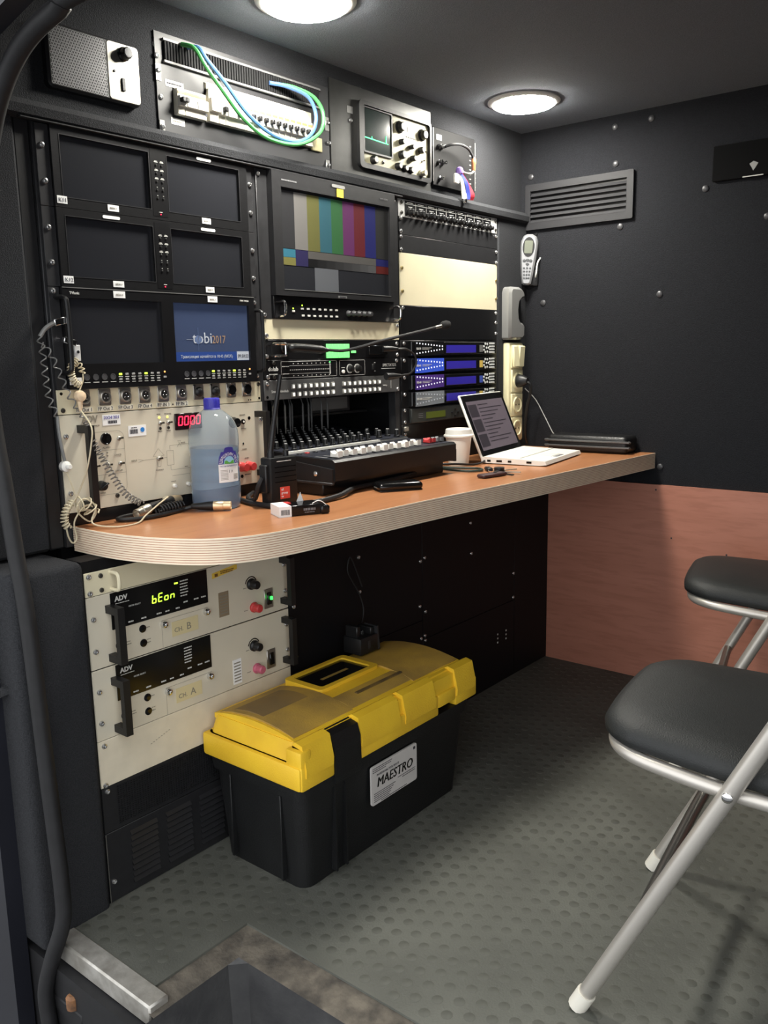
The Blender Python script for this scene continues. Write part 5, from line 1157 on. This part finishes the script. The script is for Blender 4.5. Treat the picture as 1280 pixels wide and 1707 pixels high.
# laptop
t = thing('laptop', 'small white laptop with open dark screen', 'laptop', (1.164,-0.140,DZ), rot=(0,0,math.radians(9)))
Geo().prism([(-0.184,0.004),(-0.180,0.0135),(-0.005,0.0200),(0.004,0.017),(0.002,0.003),(-0.165,0.0015)], 0.0, 0.297, 'x').build('base', M_whitep, t, smooth=False)
kb_ = Geo().cbox(0.016,0.281,-0.104,-0.012,0.0150,0.0190,0.0006).build('keyboard_well', mat('laptop_well', (222,220,212), 0.4), t, rot=(0,0,0))
km_ = Geo().cbox(-0.0085,0.0085,-0.0070,0.0070,0,0.0022,0.0006).mesh('key', M_whitep)
for r_ in range(6):
    for k in range(14): inst('key', km_, t, (0.0270+0.01865*k+(0.004 if r_ % 2 else 0), -0.0205-0.0152*r_, 0.0183-0.00058*r_))
Geo().cbox(0.105,0.185,-0.158,-0.118,0.0130,0.0158,0.0005).build('touch_pad', mat('laptop_well', (222,220,212), 0.4), t)
Geo().cbox(0.115,0.175,-0.1720,-0.1620,0.0130,0.0150,0.0004).build('pad_button', mat('grey_cap', (120,120,122), 0.4), t)
pm_ = M_gloss
for y, w in ((-0.020,0.010),(-0.050,0.016),(-0.080,0.010),(-0.135,0.014)): Geo().box(-0.0008,0.001,y-w/2,y+w/2,0.0065,0.0120).build('port', pm_, t, smooth=False)
lid = Geo().cbox(0.0,0.297,-0.004,0.004,0.0,0.186,0.003).build('lid', M_whitep, t, (0,0.002,0.012), (math.radians(-22.5),0,0))
Geo().cbox(0.0035,0.2935,-0.0058,-0.003,0.003,0.183,0.001).build('screen_bezel', M_gloss, lid)
scr = Geo().box(0.020,0.277,-0.0064,-0.0056,0.020,0.164).build('screen', mat('laptop_screen', (92,84,92), 0.3, emit=0.14), lid, smooth=False)
dk = mat('laptop_screen_dark', (52,48,54), 0.3, emit=0.08)
for k in range(3): Geo().box(0.023,0.078,-0.0070,-0.0063,0.030+0.044*k,0.066+0.044*k).build('picture_tile', dk, scr, smooth=False)
marks(sum([squiggle(0.090,0.160+0.03*((k*3)%4),0.152-0.011*k,0.0024,k) for k in range(11)], []), dk, scr, -0.0070)
# black zipped case by the bulkhead
t = thing('zip_case', 'black zipped document case lying against the bulkhead', 'case', (1.586,-0.262,DZ), rot=(0,0,math.radians(3)))
Geo().cbox(-0.046,0.044,-0.125,0.128,0.0,0.052,0.014,4).build('shell', mat('black_leather', (24,24,25), 0.38, bump=0.4, bscale=260), t)
for z in (0.019, 0.035):
    P = [(-0.034,-0.1265,z),(-0.0475,-0.112,z),(-0.0475,0.114,z),(-0.034,0.1295,z)]
    Geo().tube(spline(P,4), 0.0034, 6).build('zip', mat('zip_grey', (104,104,104), 0.3, metal=0.5), t)
# keys
t = thing('key_bunch', 'bunch of keys with a dark leather fob on the desk', 'keys', (1.000,-0.305,DZ), rot=(0,0,math.radians(-40))); t.scale = (1.35,1.35,1.2)
a = [2*math.pi*k/20 for k in range(20)]
Geo().tube([(0.014*math.cos(q), 0.040+0.014*math.sin(q), 0.006+0.003*math.cos(q)) for q in a], 0.0011, 6, True).build('ring', M_chrome, t)
for k, (ang, c_) in enumerate(((20,M_plast),(60,M_steel),(110,M_steel),(-30,M_plast))):
    o = Geo().prism(oval(0.0115,0.0095,0,0,14), 0.001, 0.007 if c_ is M_plast else 0.003, 'z').box(0.008,0.040,-0.0028,0.0028,0.0012,0.0028).build('key', c_, t, (0.0,0.020,0.002*k), (0,0,math.radians(-90+ang)))
Geo().cbox(-0.060,0.0,-0.010,0.010,0.0,0.007,0.002).build('fob', mat('dark_leather_fob', (66,44,44), 0.5), t, (0.0,-0.004,0.001), (0,0,math.radians(28)))
Geo().cbox(0.0,0.026,-0.006,0.006,0.0,0.008,0.002).build('key_remote', M_plast, t, (-0.008,0.050,0.0), (0,0,math.radians(85)))
# cables
cable('black_cable', 'thick black cable running round the radio pack and under the mixer front', [(0.372,-0.010,DZ+0.007),(0.360,-0.060,DZ+0.006),(0.342,-0.120,DZ+0.006),(0.345,-0.190,DZ+0.006),(0.390,-0.212,DZ+0.006),(0.450,-0.214,DZ+0.006),(0.505,-0.208,DZ+0.008),(0.545,-0.196,DZ+0.011),(0.60,-0.172,DZ+0.010),(0.70,-0.166,DZ+0.010),(0.80,-0.160,DZ+0.012),(0.88,-0.135,DZ+0.010)], 0.0055, M_rubber)
cable('pack_lead', 'black lead bending out of the radio pack clip down to the desk', [(0.338,-0.152,DZ+0.060),(0.330,-0.150,DZ+0.046),(0.334,-0.138,DZ+0.026),(0.347,-0.118,DZ+0.014),(0.362,-0.088,DZ+0.007),(0.395,-0.045,DZ+0.006),(0.44,-0.012,DZ+0.006)], 0.0050, M_rubber)
cable('green_black_lead', 'thin dark green lead looping beside the paper cup', [(0.985,-0.060,DZ+0.012),(0.995,-0.110,DZ+0.005),(0.988,-0.165,DZ+0.004),(0.992,-0.212,DZ+0.004),(1.025,-0.228,DZ+0.004),(1.050,-0.200,DZ+0.004),(1.030,-0.150,DZ+0.004),(1.012,-0.100,DZ+0.005),(1.040,-0.052,DZ+0.004),(1.085,-0.045,DZ+0.004)], 0.0030, mat('dark_green_cable', (44,58,52), 0.4))
cable('laptop_lead', 'black power lead running from the laptop past the cup', [(1.176,-0.142,DZ+0.010),(1.150,-0.150,DZ+0.006),(1.110,-0.146,DZ+0.004),(1.060,-0.120,DZ+0.009),(1.010,-0.070,DZ+0.010),(0.990,-0.03,DZ+0.010)], 0.0030, M_plast)
cable('white_wire', 'thin pale wire curving from the wall to the zipped case', [(1.600,-0.020,0.885),(1.615,-0.050,0.850),(1.610,-0.085,0.800),(1.590,-0.125,0.752),(1.575,-0.140,0.748)], 0.0014, mat('pale_wire', (150,150,148), 0.5))
cable('grey_lead', 'grey-green lead behind the laptop beside the zipped case', [(1.46,-0.010,DZ+0.004),(1.49,-0.040,DZ+0.004),(1.515,-0.090,DZ+0.004),(1.49,-0.130,DZ+0.004),(1.47,-0.170,DZ+0.004)], 0.0026, mat('grey_green_cable', (92,104,98), 0.5))
# XLR plugs and coiled leads near the bottle
M_xlr = mat('nickel_plug', (206,200,188), 0.28, metal=0.9); M_goldx = mat('pale_gold_plug', (222,198,160), 0.3, metal=0.7)
def xlr(name, label, p0, p1, shellm, boot=True):
    p0, p1 = Vector(p0), Vector(p1); d = p1 - p0; L = d.length
    t = thing(name, label, 'plug', p0[:]); q = Vector((0,0,1)).rotation_difference(d.normalized()).to_euler(); t.rotation_euler = q
    Geo().lathe([(0.0042,0.0),(0.0058,0.004),(0.0076,L*0.30),(0.0088,L*0.42),(0.0092,L*0.56)], n=16).build('boot', M_plast, t)
    Geo().lathe([(0.0098,L*0.56),(0.0098,L*0.80),(0.0092,L*0.81)], n=18).build('shell', shellm, t)
    Geo().lathe([(0.0088,L*0.81),(0.0088,L),(0.0072,L),(0.0070,L*0.86),(0.0,L*0.86)], n=18).build('collar', shellm, t)
    return t
xlr('cable_plug', 'black plug with a pale metal shell in front of the water bottle', (0.232,-0.060,DZ+0.0105), (0.284,-0.118,DZ+0.0102), M_goldx)
xlr('cable_plug', 'black plug with open metal end among the coiled leads', (0.195,-0.024,DZ+0.022), (0.118,-0.040,DZ+0.0105), M_xlr)
xlr('cable_plug', 'black plug with a pale tip leaning on the cream amplifier', (0.176,-0.040,DZ+0.024), (0.238,-0.014,DZ+0.020), M_goldx)
cable('coiled_lead', 'short black coiled lead lying with the plugs beside the bottle', [tuple(p) for p in coil([(0.158,-0.052,DZ+0.012),(0.190,-0.046,DZ+0.013),(0.222,-0.042,DZ+0.012)], 8, 0.0088, 8)], 0.0022, M_plast, n=1)
cable('plug_cable', 'black cable bundle curled under the plugs on the desk', [(0.232,-0.060,DZ+0.009),(0.215,-0.050,DZ+0.005),(0.160,-0.062,DZ+0.005),(0.110,-0.060,DZ+0.005),(0.082,-0.036,DZ+0.005),(0.105,-0.018,DZ+0.005),(0.160,-0.018,DZ+0.005),(0.215,-0.026,DZ+0.005)], 0.0042, M_plast)
# spectacle of earpiece leads hanging on the rack
M_clear = mat('smoky_clear_tube', (120,120,118), 0.3, spec=0.6); M_beige = mat('beige_lead', (206,194,164), 0.45); M_dcoil = mat('dark_coil', (112,108,102), 0.35)
t = thing('earpiece_lead', 'smoky coiled earpiece lead clipped on the monitor handle and trailing to the desk', 'earpiece', (0,0,0))
Geo().cbox(-0.013,0.013,-0.005,0.005,-0.006,0.006,0.0015).build('clip', M_chrome, t, (0.004,-0.0235,1.062), (0,math.radians(-12),0))
Geo().tube(spline([(-0.004,-0.024,1.060),(-0.014,-0.024,1.056),(-0.025,-0.022,1.048),(-0.034,-0.021,1.036)],4), 0.0038, 8).build('strap', M_clear, t)
Geo().tube(coil([(-0.034,-0.020,1.036),(-0.031,-0.020,1.010),(-0.030,-0.020,0.970),(-0.026,-0.020,0.930),(-0.014,-0.020,0.900)], 7.5, 0.0052, 8), 0.0012, 6).build('coil', M_clear, t)
Geo().tube(coil([(-0.033,-0.022,1.026),(-0.018,-0.022,1.006),(-0.004,-0.022,0.974),(0.012,-0.022,0.932),(0.040,-0.022,0.888)], 8, 0.0050, 8), 0.0012, 6).build('coil', M_clear, t)
Geo().tube(coil([(0.040,-0.022,0.888),(0.045,-0.032,0.850),(0.057,-0.042,0.816),(0.072,-0.045,0.785),(0.094,-0.048,0.750),(0.125,-0.050,0.728)], 26, 0.0058, 9), 0.0013, 6).build('coil', M_dcoil, t)
Geo().tube(spline([(-0.014,-0.020,0.900),(-0.015,-0.022,0.875),(-0.013,-0.024,0.845),(-0.009,-0.024,0.818)],4), 0.0030, 8).build('sound_tube', M_clear, t)
Geo().lathe([(0.0065,0.010),(0.0095,0.006),(0.0095,-0.004),(0.0055,-0.007)], (-0.010,-0.026,0.812), 'y', 18).build('transducer', M_whitep, t); Geo().lathe([(0.0048,-0.006),(0.0048,-0.014),(0.0036,-0.0155)], (-0.010,-0.026,0.812), 'y', 14).build('transducer_cap', M_whitep, t)
Geo().tube(spline([(-0.010,-0.028,0.803),(-0.004,-0.030,0.780),(0.003,-0.030,0.756)],4), 0.0010, 6).build('wire', M_beige, t)
t = thing('earpiece_lead', 'beige coiled earpiece lead with tangled loops hanging off the desk corner', 'earpiece', (0,0,0))
Geo().cbox(-0.0125,0.0125,-0.004,0.004,-0.0055,0.0055,0.0012).build('clip', M_chrome, t, (0.021,-0.0205,1.028), (0,math.radians(16),0))
Geo().cbox(-0.006,0.006,-0.0018,0.0018,-0.018,0.010,0.001).build('clip_tag', mat('clear_tag', (206,206,204), 0.3), t, (0.0335,-0.0215,1.012)); Geo().lathe([(0.0028,0),(0.0028,-0.0016)], (0.0335,-0.0233,1.010), 'y', 10).build('stud', M_chrome, t)
Geo().tube(coil([(0.031,-0.022,0.996),(0.019,-0.022,0.984),(0.019,-0.022,0.968),(0.025,-0.022,0.956),(0.033,-0.022,0.953)], 13, 0.0056, 8), 0.0013, 6).build('coil', M_beige, t)
Geo().tube(coil([(0.031,-0.022,0.990),(0.038,-0.022,0.984),(0.040,-0.022,0.972)], 3, 0.0046, 8), 0.0013, 6).build('coil', M_beige, t)
Geo().tube(spline([(0.040,-0.024,0.972),(0.039,-0.024,0.960),(0.033,-0.024,0.948),(0.029,-0.025,0.940)],4), 0.0014, 6).build('wire', M_beige, t)
Geo().lathe([(0.0052,0.010),(0.0098,0.004),(0.0104,-0.003),(0.0088,-0.008),(0.003,-0.0100)], (0.028,-0.026,0.933), 'y', 18).build('ear_bud', mat('skin_beige_plastic', (232,206,172), 0.4), t)
Geo().lathe([(0.0052,0.0),(0.0040,-0.012),(0.0022,-0.020)], (0.0275,-0.027,0.926), 'z', 12).build('bud_stem', mat('skin_beige_plastic', (232,206,172), 0.4), t)
Geo().tube(spline([(0.0275,-0.028,0.908),(0.0255,-0.060,0.880),(0.020,-0.064,0.850),(0.012,-0.058,0.807),(0.008,-0.040,0.774),(0.001,-0.034,0.756)],5), 0.0014, 6).build('wire', M_beige, t)
Geo().tube(spline([(0.001,-0.034,0.756),(-0.019,-0.030,0.725),(-0.017,-0.026,0.692),(-0.009,-0.026,0.674),(0.000,-0.026,0.682),(-0.003,-0.028,0.712),(0.020,-0.030,0.738),(0.040,-0.032,0.727),(0.026,-0.030,0.708),(0.001,-0.032,0.733),(0.014,-0.036,0.752),(0.034,-0.040,0.735),(0.020,-0.048,0.708),(0.043,-0.080,0.701),(0.090,-0.082,0.700),(0.125,-0.062,0.708),(0.167,-0.050,0.724),(0.190,-0.044,0.732),(0.185,-0.034,0.728)],6), 0.0015, 6).build('wire', M_beige, t)
Geo().tube(coil([(-0.002,-0.026,0.748),(-0.016,-0.026,0.735),(-0.021,-0.026,0.715),(-0.015,-0.026,0.702)], 10, 0.0060, 8), 0.0015, 6).build('coil', M_beige, t)
Geo().tube(coil([(0.000,-0.030,0.742),(0.018,-0.034,0.742),(0.030,-0.036,0.722)], 4, 0.0135, 9), 0.0014, 6).build('wire', M_beige, t)

# gooseneck microphone and its plugged lead
t = thing('gooseneck_microphone', 'black gooseneck microphone reaching across the rack from the intercom panel', 'microphone', (0.562,-0.004,1.015))
O = (0.562,-0.004,1.015)
Geo().lathe([(0.0098,0.004),(0.0098,-0.012),(0.0085,-0.016)], axis='y', n=16).build('socket_plug', M_plast, t)
Geo().tube(spline(rel([(0.562,-0.018,1.015),(0.566,-0.024,1.015),(0.590,-0.028,1.0145),(0.640,-0.040,1.010),(0.660,-0.046,1.009)],O),4), [0.008,0.009,0.0095,0.0098]+[0.0098]*9+[0.0075,0.0062,0.005,0.004], 12).build('grip', M_plast, t)
Geo().tube(spline(rel([(0.660,-0.046,1.009),(0.700,-0.056,1.0075),(0.748,-0.065,1.015),(0.826,-0.075,1.031),(0.954,-0.085,1.052),(1.040,-0.090,1.0665)],O),8), 0.0036, 8).build('neck', M_rubber, t)
Geo().tube(rel([(1.020,-0.0888,1.063),(1.045,-0.0905,1.0675)],O), 0.0042, 10).build('neck_tip', M_steel, t)
g = Geo().lathe([(0.0055,0),(0.0095,0.004),(0.0115,0.012),(0.0112,0.022),(0.0085,0.030),(0.003,0.034)], n=18); dirv = Vector((0.086,-0.005,0.0145)).normalized()
g.build('windscreen', mat('foam_black', (30,30,31), 0.95, bump=0.8, bscale=900), t, (1.045-O[0],-0.0905-O[1],1.0675-O[2]), Vector((0,0,1)).rotation_difference(dirv).to_euler())
t = thing('headset_lead', 'black lead looped between the intercom panel and the meter panel', 'cable', (0.93,0,0.97)); O = (0.93,0.0,0.97)
Geo().tube(spline(rel([(0.948,-0.018,1.0105),(0.962,-0.036,1.010),(0.984,-0.046,0.996),(0.991,-0.048,0.974),(0.974,-0.042,0.949),(0.950,-0.026,0.9425)],O),6), 0.0028, 8).build('lead', M_plast, t)
Geo().tube(rel([(0.905,-0.006,1.0110),(0.930,-0.014,1.0110),(0.950,-0.020,1.0105)],O), [0.008,0.0075,0.0045], 12).build('plug', M_plast, t)
Geo().tube(rel([(0.905,-0.016,0.9420),(0.930,-0.020,0.9420),(0.952,-0.027,0.9425)],O), [0.0095,0.0085,0.0045], 12).build('plug', M_plast, t)
# ------------------------------------------------------------------ tool box
t = thing('tool_box', 'large black tool box with a dusty yellow lid on the floor', 'tool box', (0.205,-0.365,0.0))
def taper(b0, b1, z0, z1, r, n=4):
    # rounded-corner tub between two rects (x0,x1,y0,y1)
    A = rrect(b0[0],b0[1],b0[2],b0[3],r,n); B = rrect(b1[0],b1[1],b1[2],b1[3],r,n); N = len(A)
    g = Geo(); g.add([(x,y,z0) for x,y in A]+[(x,y,z1) for x,y in B], [(i,(i+1)%N,N+(i+1)%N,N+i) for i in range(N)] + [tuple(range(N)), tuple(range(N,2*N))]); return g
M_tb = mat('black_box_plastic', (20,21,22), 0.5, var=0.3, vscale=14, bump=0.35, bscale=420)
taper((0.010,0.516,0.010,0.236), (-0.004,0.540,-0.004,0.250), 0.0, 0.216, 0.026).build('tub', M_tb, t)
taper((-0.008,0.545,-0.008,0.254), (-0.010,0.547,-0.010,0.256), 0.190, 0.217, 0.024).build('tub_rim', M_tb, t)
for x in (0.085, 0.115): Geo().box(x-0.002, x+0.002, -0.0055, 0.02, 0.01, 0.19).build('tub_rib', M_tb, t, smooth=False)
for y in (0.055, 0.195): Geo().cbox(-0.006, 0.006, y-0.003, y+0.003, 0.012, 0.188, 0.001).build('tub_rib', M_tb, t)
# lid: skirt with latch notches, stepped crown
def skirt(x0, x1, z0, z1, d=0.0):
    return Geo().cbox(x0, x1, -0.012-d, 0.012, z0, z1, 0.004, 2)
lid = taper((-0.012,0.566,0.0,0.264), (-0.006,0.560,0.002,0.260), 0.240, 0.262, 0.022).build('lid', M_yel, t)
taper((-0.002,0.553,0.004,0.256), (0.006,0.545,0.012,0.248), 0.262, 0.298, 0.020).build('crown', M_yel, lid)
for a, b, z in ((-0.010,0.0785,0.215),(0.1530,0.4160,0.217),(0.4160,0.4820,0.232),(0.4820,0.5660,0.217)):
    skirt(a, b, z, 0.262).build('skirt', M_yel, lid)
Geo().cbox(-0.014,0.012,-0.010,0.262,0.215,0.262,0.006,2).build('skirt', M_yel, lid)
Geo().cbox(0.550,0.568,-0.008,0.262,0.217,0.262,0.005,2).build('skirt', M_yel, lid)
for a, b in ((0.0,0.0740),(0.1560,0.2780),(0.2960,0.4030),(0.4840,0.5580)):
    Geo().prism([(-0.0140,0.240),(-0.0150,0.256),(-0.0050,0.300),(0.012,0.304),(0.020,0.300),(0.02,0.240)], a, b, 'x').build('front_block', M_yel, lid)
Geo().prism([(-0.008,0.240),(-0.002,0.292),(0.02,0.296),(0.02,0.240)], 0.0, 0.558, 'x').build('front_wall', M_yel, lid, smooth=False)
Geo().prism([(-0.0125,0.196),(-0.0150,0.210),(-0.0135,0.270),(-0.006,0.293),(0.018,0.299),(0.018,0.196)], 0.0790, 0.1525, 'x').build('latch', M_tb, t, smooth=False)
Geo().cbox(-0.010,0.020,-0.011,0.030,0.250,0.292,0.006,2).build('corner_block', M_yel, lid)
# curved transparent organiser covers, dusty
def dome(x0, x1, y0, y1, z, h, m, name, par, th=0.010):
    n = 10; vs = []
    for i in range(n+1):
        y = y0 + (y1-y0)*i/n; zz = z + h*math.sin(math.pi*i/n)**0.8
        vs += [(x0,y,z-th),(x0,y,zz),(x1,y,zz),(x1,y,z-th)]
    fs = []
    for i in range(n):
        for q in range(4): fs.append((i*4+q, i*4+(q+1)%4, (i+1)*4+(q+1)%4, (i+1)*4+q))
    fs += [(0,1,2,3), tuple(n*4+q for q in range(4))]
    return Geo().add(vs, fs).build(name, m, par)
dome(0.008, 0.545, 0.022, 0.246, 0.299, 0.013, M_yel, 'crown_top', lid)
org = dome(0.014, 0.180, 0.030, 0.236, 0.302, 0.014, M_yeld, 'organiser_cover', lid)
dome(0.026, 0.150, 0.078, 0.222, 0.3035, 0.0142, mat('brown_dust', (124,102,66), 0.7, rgb2=(150,120,64), vscale=12), 'organiser_window', lid)
dome(0.375, 0.540, 0.026, 0.240, 0.302, 0.014, M_yeld, 'organiser_cover', lid)
dome(0.180, 0.376, 0.030, 0.120, 0.300, 0.011, M_yeld, 'organiser_cover', lid)
Geo().ring(rrect(0.182,0.372,0.118,0.228,0.010,3), rrect(0.198,0.356,0.130,0.216,0.006,3), 0.300, 0.3190, 'z').build('handle_frame', M_yel, lid)
Geo().box(0.196,0.358,0.128,0.218,0.300,0.3150).build('carry_handle', M_gloss, lid, smooth=False)
Geo().box(0.235,0.318,0.162,0.170,0.3148,0.3154).build('print_band', mat('gold_print', (150,124,60), 0.5), lid, smooth=False)
for y in (0.060,): Geo().box(0.230,0.380,y,y+0.008,0.3100,0.3125).build('dirt_streak', mat('dark_dirt', (70,58,38), 0.9, rgb2=(120,96,48), vscale=60), lid, smooth=False)
# paper label
M_lbl = mat('grey_white_label', (198,194,190), 0.5, var=0.06, vscale=30)
s = Geo().prism(rrect(0.186,0.336,0.101,0.184,0.005,3), -0.0100, -0.0060).build('maker_label', M_lbl, t)
for dx_ in (0.0, 0.0006, 0.0012): text('MAESTRO', 0.0285, 0.2015+dx_, 0.1370, M_gloss, s, -0.0104-dx_*0.1, width=0.117, shear=0.18)
text('PROFESSIONAL TOOL BOX 23', 0.0062, 0.2020, 0.1610, M_ink, s, -0.0104, width=0.072)
mk = squiggle(0.190,0.252,0.1795,0.0014)+squiggle(0.190,0.250,0.1755,0.0014,2)+squiggle(0.190,0.232,0.1715,0.0014,4)+squiggle(0.270,0.330,0.1310,0.0014,3)+squiggle(0.285,0.330,0.1265,0.0014,5)
for k in range(5): mk += squiggle(0.193,0.262-0.005*k,0.1250-0.0042*k,0.0014,k)
mk += squiggle(0.215,0.300,0.1040,0.0014,9)+[(0.324,0.331,0.172,0.178)]
marks(mk, M_ink, s, -0.0104)
# charger on the tool box
t = thing('battery_charger', 'small black battery charger standing on the tool box lid', 'charger', (0.598,-0.155,0.3155))
Geo().cbox(0.0,0.064,-0.020,0.034,0.0,0.040,0.003,2).build('base', M_plast, t)
Geo().cbox(0.004,0.016,-0.006,0.030,0.038,0.066,0.002).build('prong_wall', M_plast, t); Geo().cbox(0.046,0.060,-0.012,0.030,0.038,0.056,0.002).build('prong_wall', M_plast, t)
Geo().cbox(0.014,0.048,0.020,0.032,0.038,0.052,0.002).build('back_wall', M_plast, t)
for x in (0.022,0.036,0.043): Geo().cyl((x,0.010,0.040),0.0014,0.006,'z',8).build('contact', M_chrome, t)
Geo().box(0.026,0.034,-0.0206,-0.019,0.012,0.030).build('indicator_bar', M_rail, t, smooth=False)
Geo().prism([(0.062,0.0),(0.070,0.0),(0.064,0.058),(0.060,0.058)], -0.020, 0.020, 'y').build('side_fin', M_rail, t, smooth=False)
cable('charger_cord', 'thin black cord rising from the battery charger along the panels', [(0.645,-0.130,0.350),(0.680,-0.112,0.372),(0.690,-0.106,0.400),(0.676,-0.104,0.440),(0.655,-0.104,0.470),(0.640,-0.103,0.500),(0.650,-0.103,0.530),(0.668,-0.103,0.500),(0.690,-0.104,0.450)], 0.0018, M_rubber)

# ------------------------------------------------------------------ folding chairs
M_tube = mat('silver_tube', (200,195,187), 0.4, metal=0.65)
M_seat = mat('black_vinyl', (32,34,34), 0.55, bump=0.35, bscale=500, var=0.15, vscale=90)
M_foot = mat('white_foot_cap', (222,218,206), 0.5)
def folding_chair(label, loc, rz):
    t = thing('folding_chair', label, 'chair', loc, (0,0,rz), 'folding chairs facing the desk')
    ROT = math.tan(math.radians(26.3)); hw = 0.2125
    def lp(z): return -ROT*z
    for s in (-1, 1):
        o = Geo().tube([(s*hw,lp(0.012),0.012),(s*hw,lp(0.40),0.40),(s*hw,lp(0.66),0.66),(s*hw,lp(0.80)+0.012,0.80)], 0.0125, 14).build('leg', M_tube, t)
        d = Vector((0,-ROT,1)).normalized()
        Geo().tube([Vector((s*hw,0,0))+d*0.002, Vector((s*hw,0,0))+d*0.034], 0.0150, 14).build('foot_cap', M_foot, o)
        inst('rivet', Geo().lathe([(0.0075,0),(0.0070,0.002),(0.004,0.0040)], axis='x', n=12).mesh('rivet', M_chrome), o, (s*(hw+0.0122),lp(0.408),0.408), scale=(s,1,1))
        q = Geo().tube([(s*(hw-0.030),-0.290,0.405),(s*(hw-0.030),-0.40,0.205),(s*(hw-0.030),-0.500,0.012)], 0.0115, 12).build('leg', M_tube, t)
        dd = Vector((0,0.12,0.193)).normalized(); Geo().tube([Vector((s*(hw-0.030),-0.505,0.002)), Vector((s*(hw-0.030),-0.505,0.002))+dd*0.032], 0.0140, 14).build('foot_cap', M_foot, q)
    zc = 0.185
    P = [(-hw,lp(zc),zc),(-hw*0.6,lp(zc)+0.004,zc-0.006),(0,lp(zc)+0.006,zc-0.010),(hw*0.6,lp(zc)+0.004,zc-0.006),(hw,lp(zc),zc)]
    Geo().tube(spline(P,4), 0.0105, 12).build('cross_bar', mat('dark_grey_tube', (120,118,114), 0.3, metal=0.8), t)
    Geo().tube([(-hw+0.030,-0.451,0.107),(hw-0.030,-0.451,0.107)], 0.0085, 10).build('cross_bar', M_tube, t)
    # seat outline narrower at the front
    so = [(-0.200,-0.395),(-0.205,-0.36),(-0.196,-0.21),(-0.178,-0.075),(-0.166,-0.040),(-0.140,-0.012),(-0.100,0.002),(0,0.006)]
    so = so + [(-x,y) for x,y in so[-2::-1]]; so = [tuple(p)[:2] for p in spline([(x,y,0) for x,y in so],3)]
    def seat_ring(d, z): return [(x,y,z + 0.012*((y+0.2)/0.2)) for x,y in inset(so, d)]
    def shr(k, z): return [(x*k, -0.2+(y+0.2)*k, z + 0.012*((y+0.2)/0.2)) for x,y in so]
    rings = [shr(0.95,0.410), shr(0.995,0.415), shr(1.0,0.426), shr(0.97,0.438), shr(0.90,0.446), shr(0.75,0.449), shr(0.4,0.450)]
    n = len(so); g = Geo(); vs = [p for r in rings for p in r]; fs = [(k*n+i, k*n+(i+1)%n, (k+1)*n+(i+1)%n, (k+1)*n+i) for k in range(len(rings)-1) for i in range(n)] + [tuple(range(n)), tuple((len(rings)-1)*n+i for i in range(n))]
    g.add(vs, fs).build('seat', M_seat, t, ang=60)
    P = [(-hw+0.014,-0.40,0.400),(-hw+0.016,-0.22,0.405),(-0.180,-0.10,0.412),(-0.163,-0.050,0.416),(-0.135,-0.026,0.417),(-0.095,-0.016,0.418),(0,-0.013,0.418)]
    P = P + [(-x,y,z) for x,y,z in P[-2::-1]]
    Geo().tube([(p.x,p.y,p.z-0.005) for p in spline(P,4)], 0.0105, 12).build('seat_frame', M_tube, t)
    # backrest pad between the long legs
    bo = rrect(-hw+0.012, hw-0.012, 0.665, 0.800, 0.03, 4); vs = []
    for dy, d in ((-0.010,0.006),(-0.002,0.0),(0.010,0.0),(0.018,0.010)):
        vs += [(x, lp(z)+0.016+dy-0.030*(1-(x/hw)**2), z) for x,z in inset(bo, d)]
    n = len(bo); fs = [(k*n+i, k*n+(i+1)%n, (k+1)*n+(i+1)%n, (k+1)*n+i) for k in range(3) for i in range(n)] + [tuple(range(n)), tuple(3*n+i for i in range(n))]
    Geo().add(vs, fs).build('backrest', M_seat, t, ang=60)
    return t
folding_chair('black padded folding chair with silver legs standing nearer the tool box', (0.473,-0.865,0.0), math.radians(7))
folding_chair('black padded folding chair with silver legs by the wood panel', (1.300,-0.672,0.0), math.radians(14))
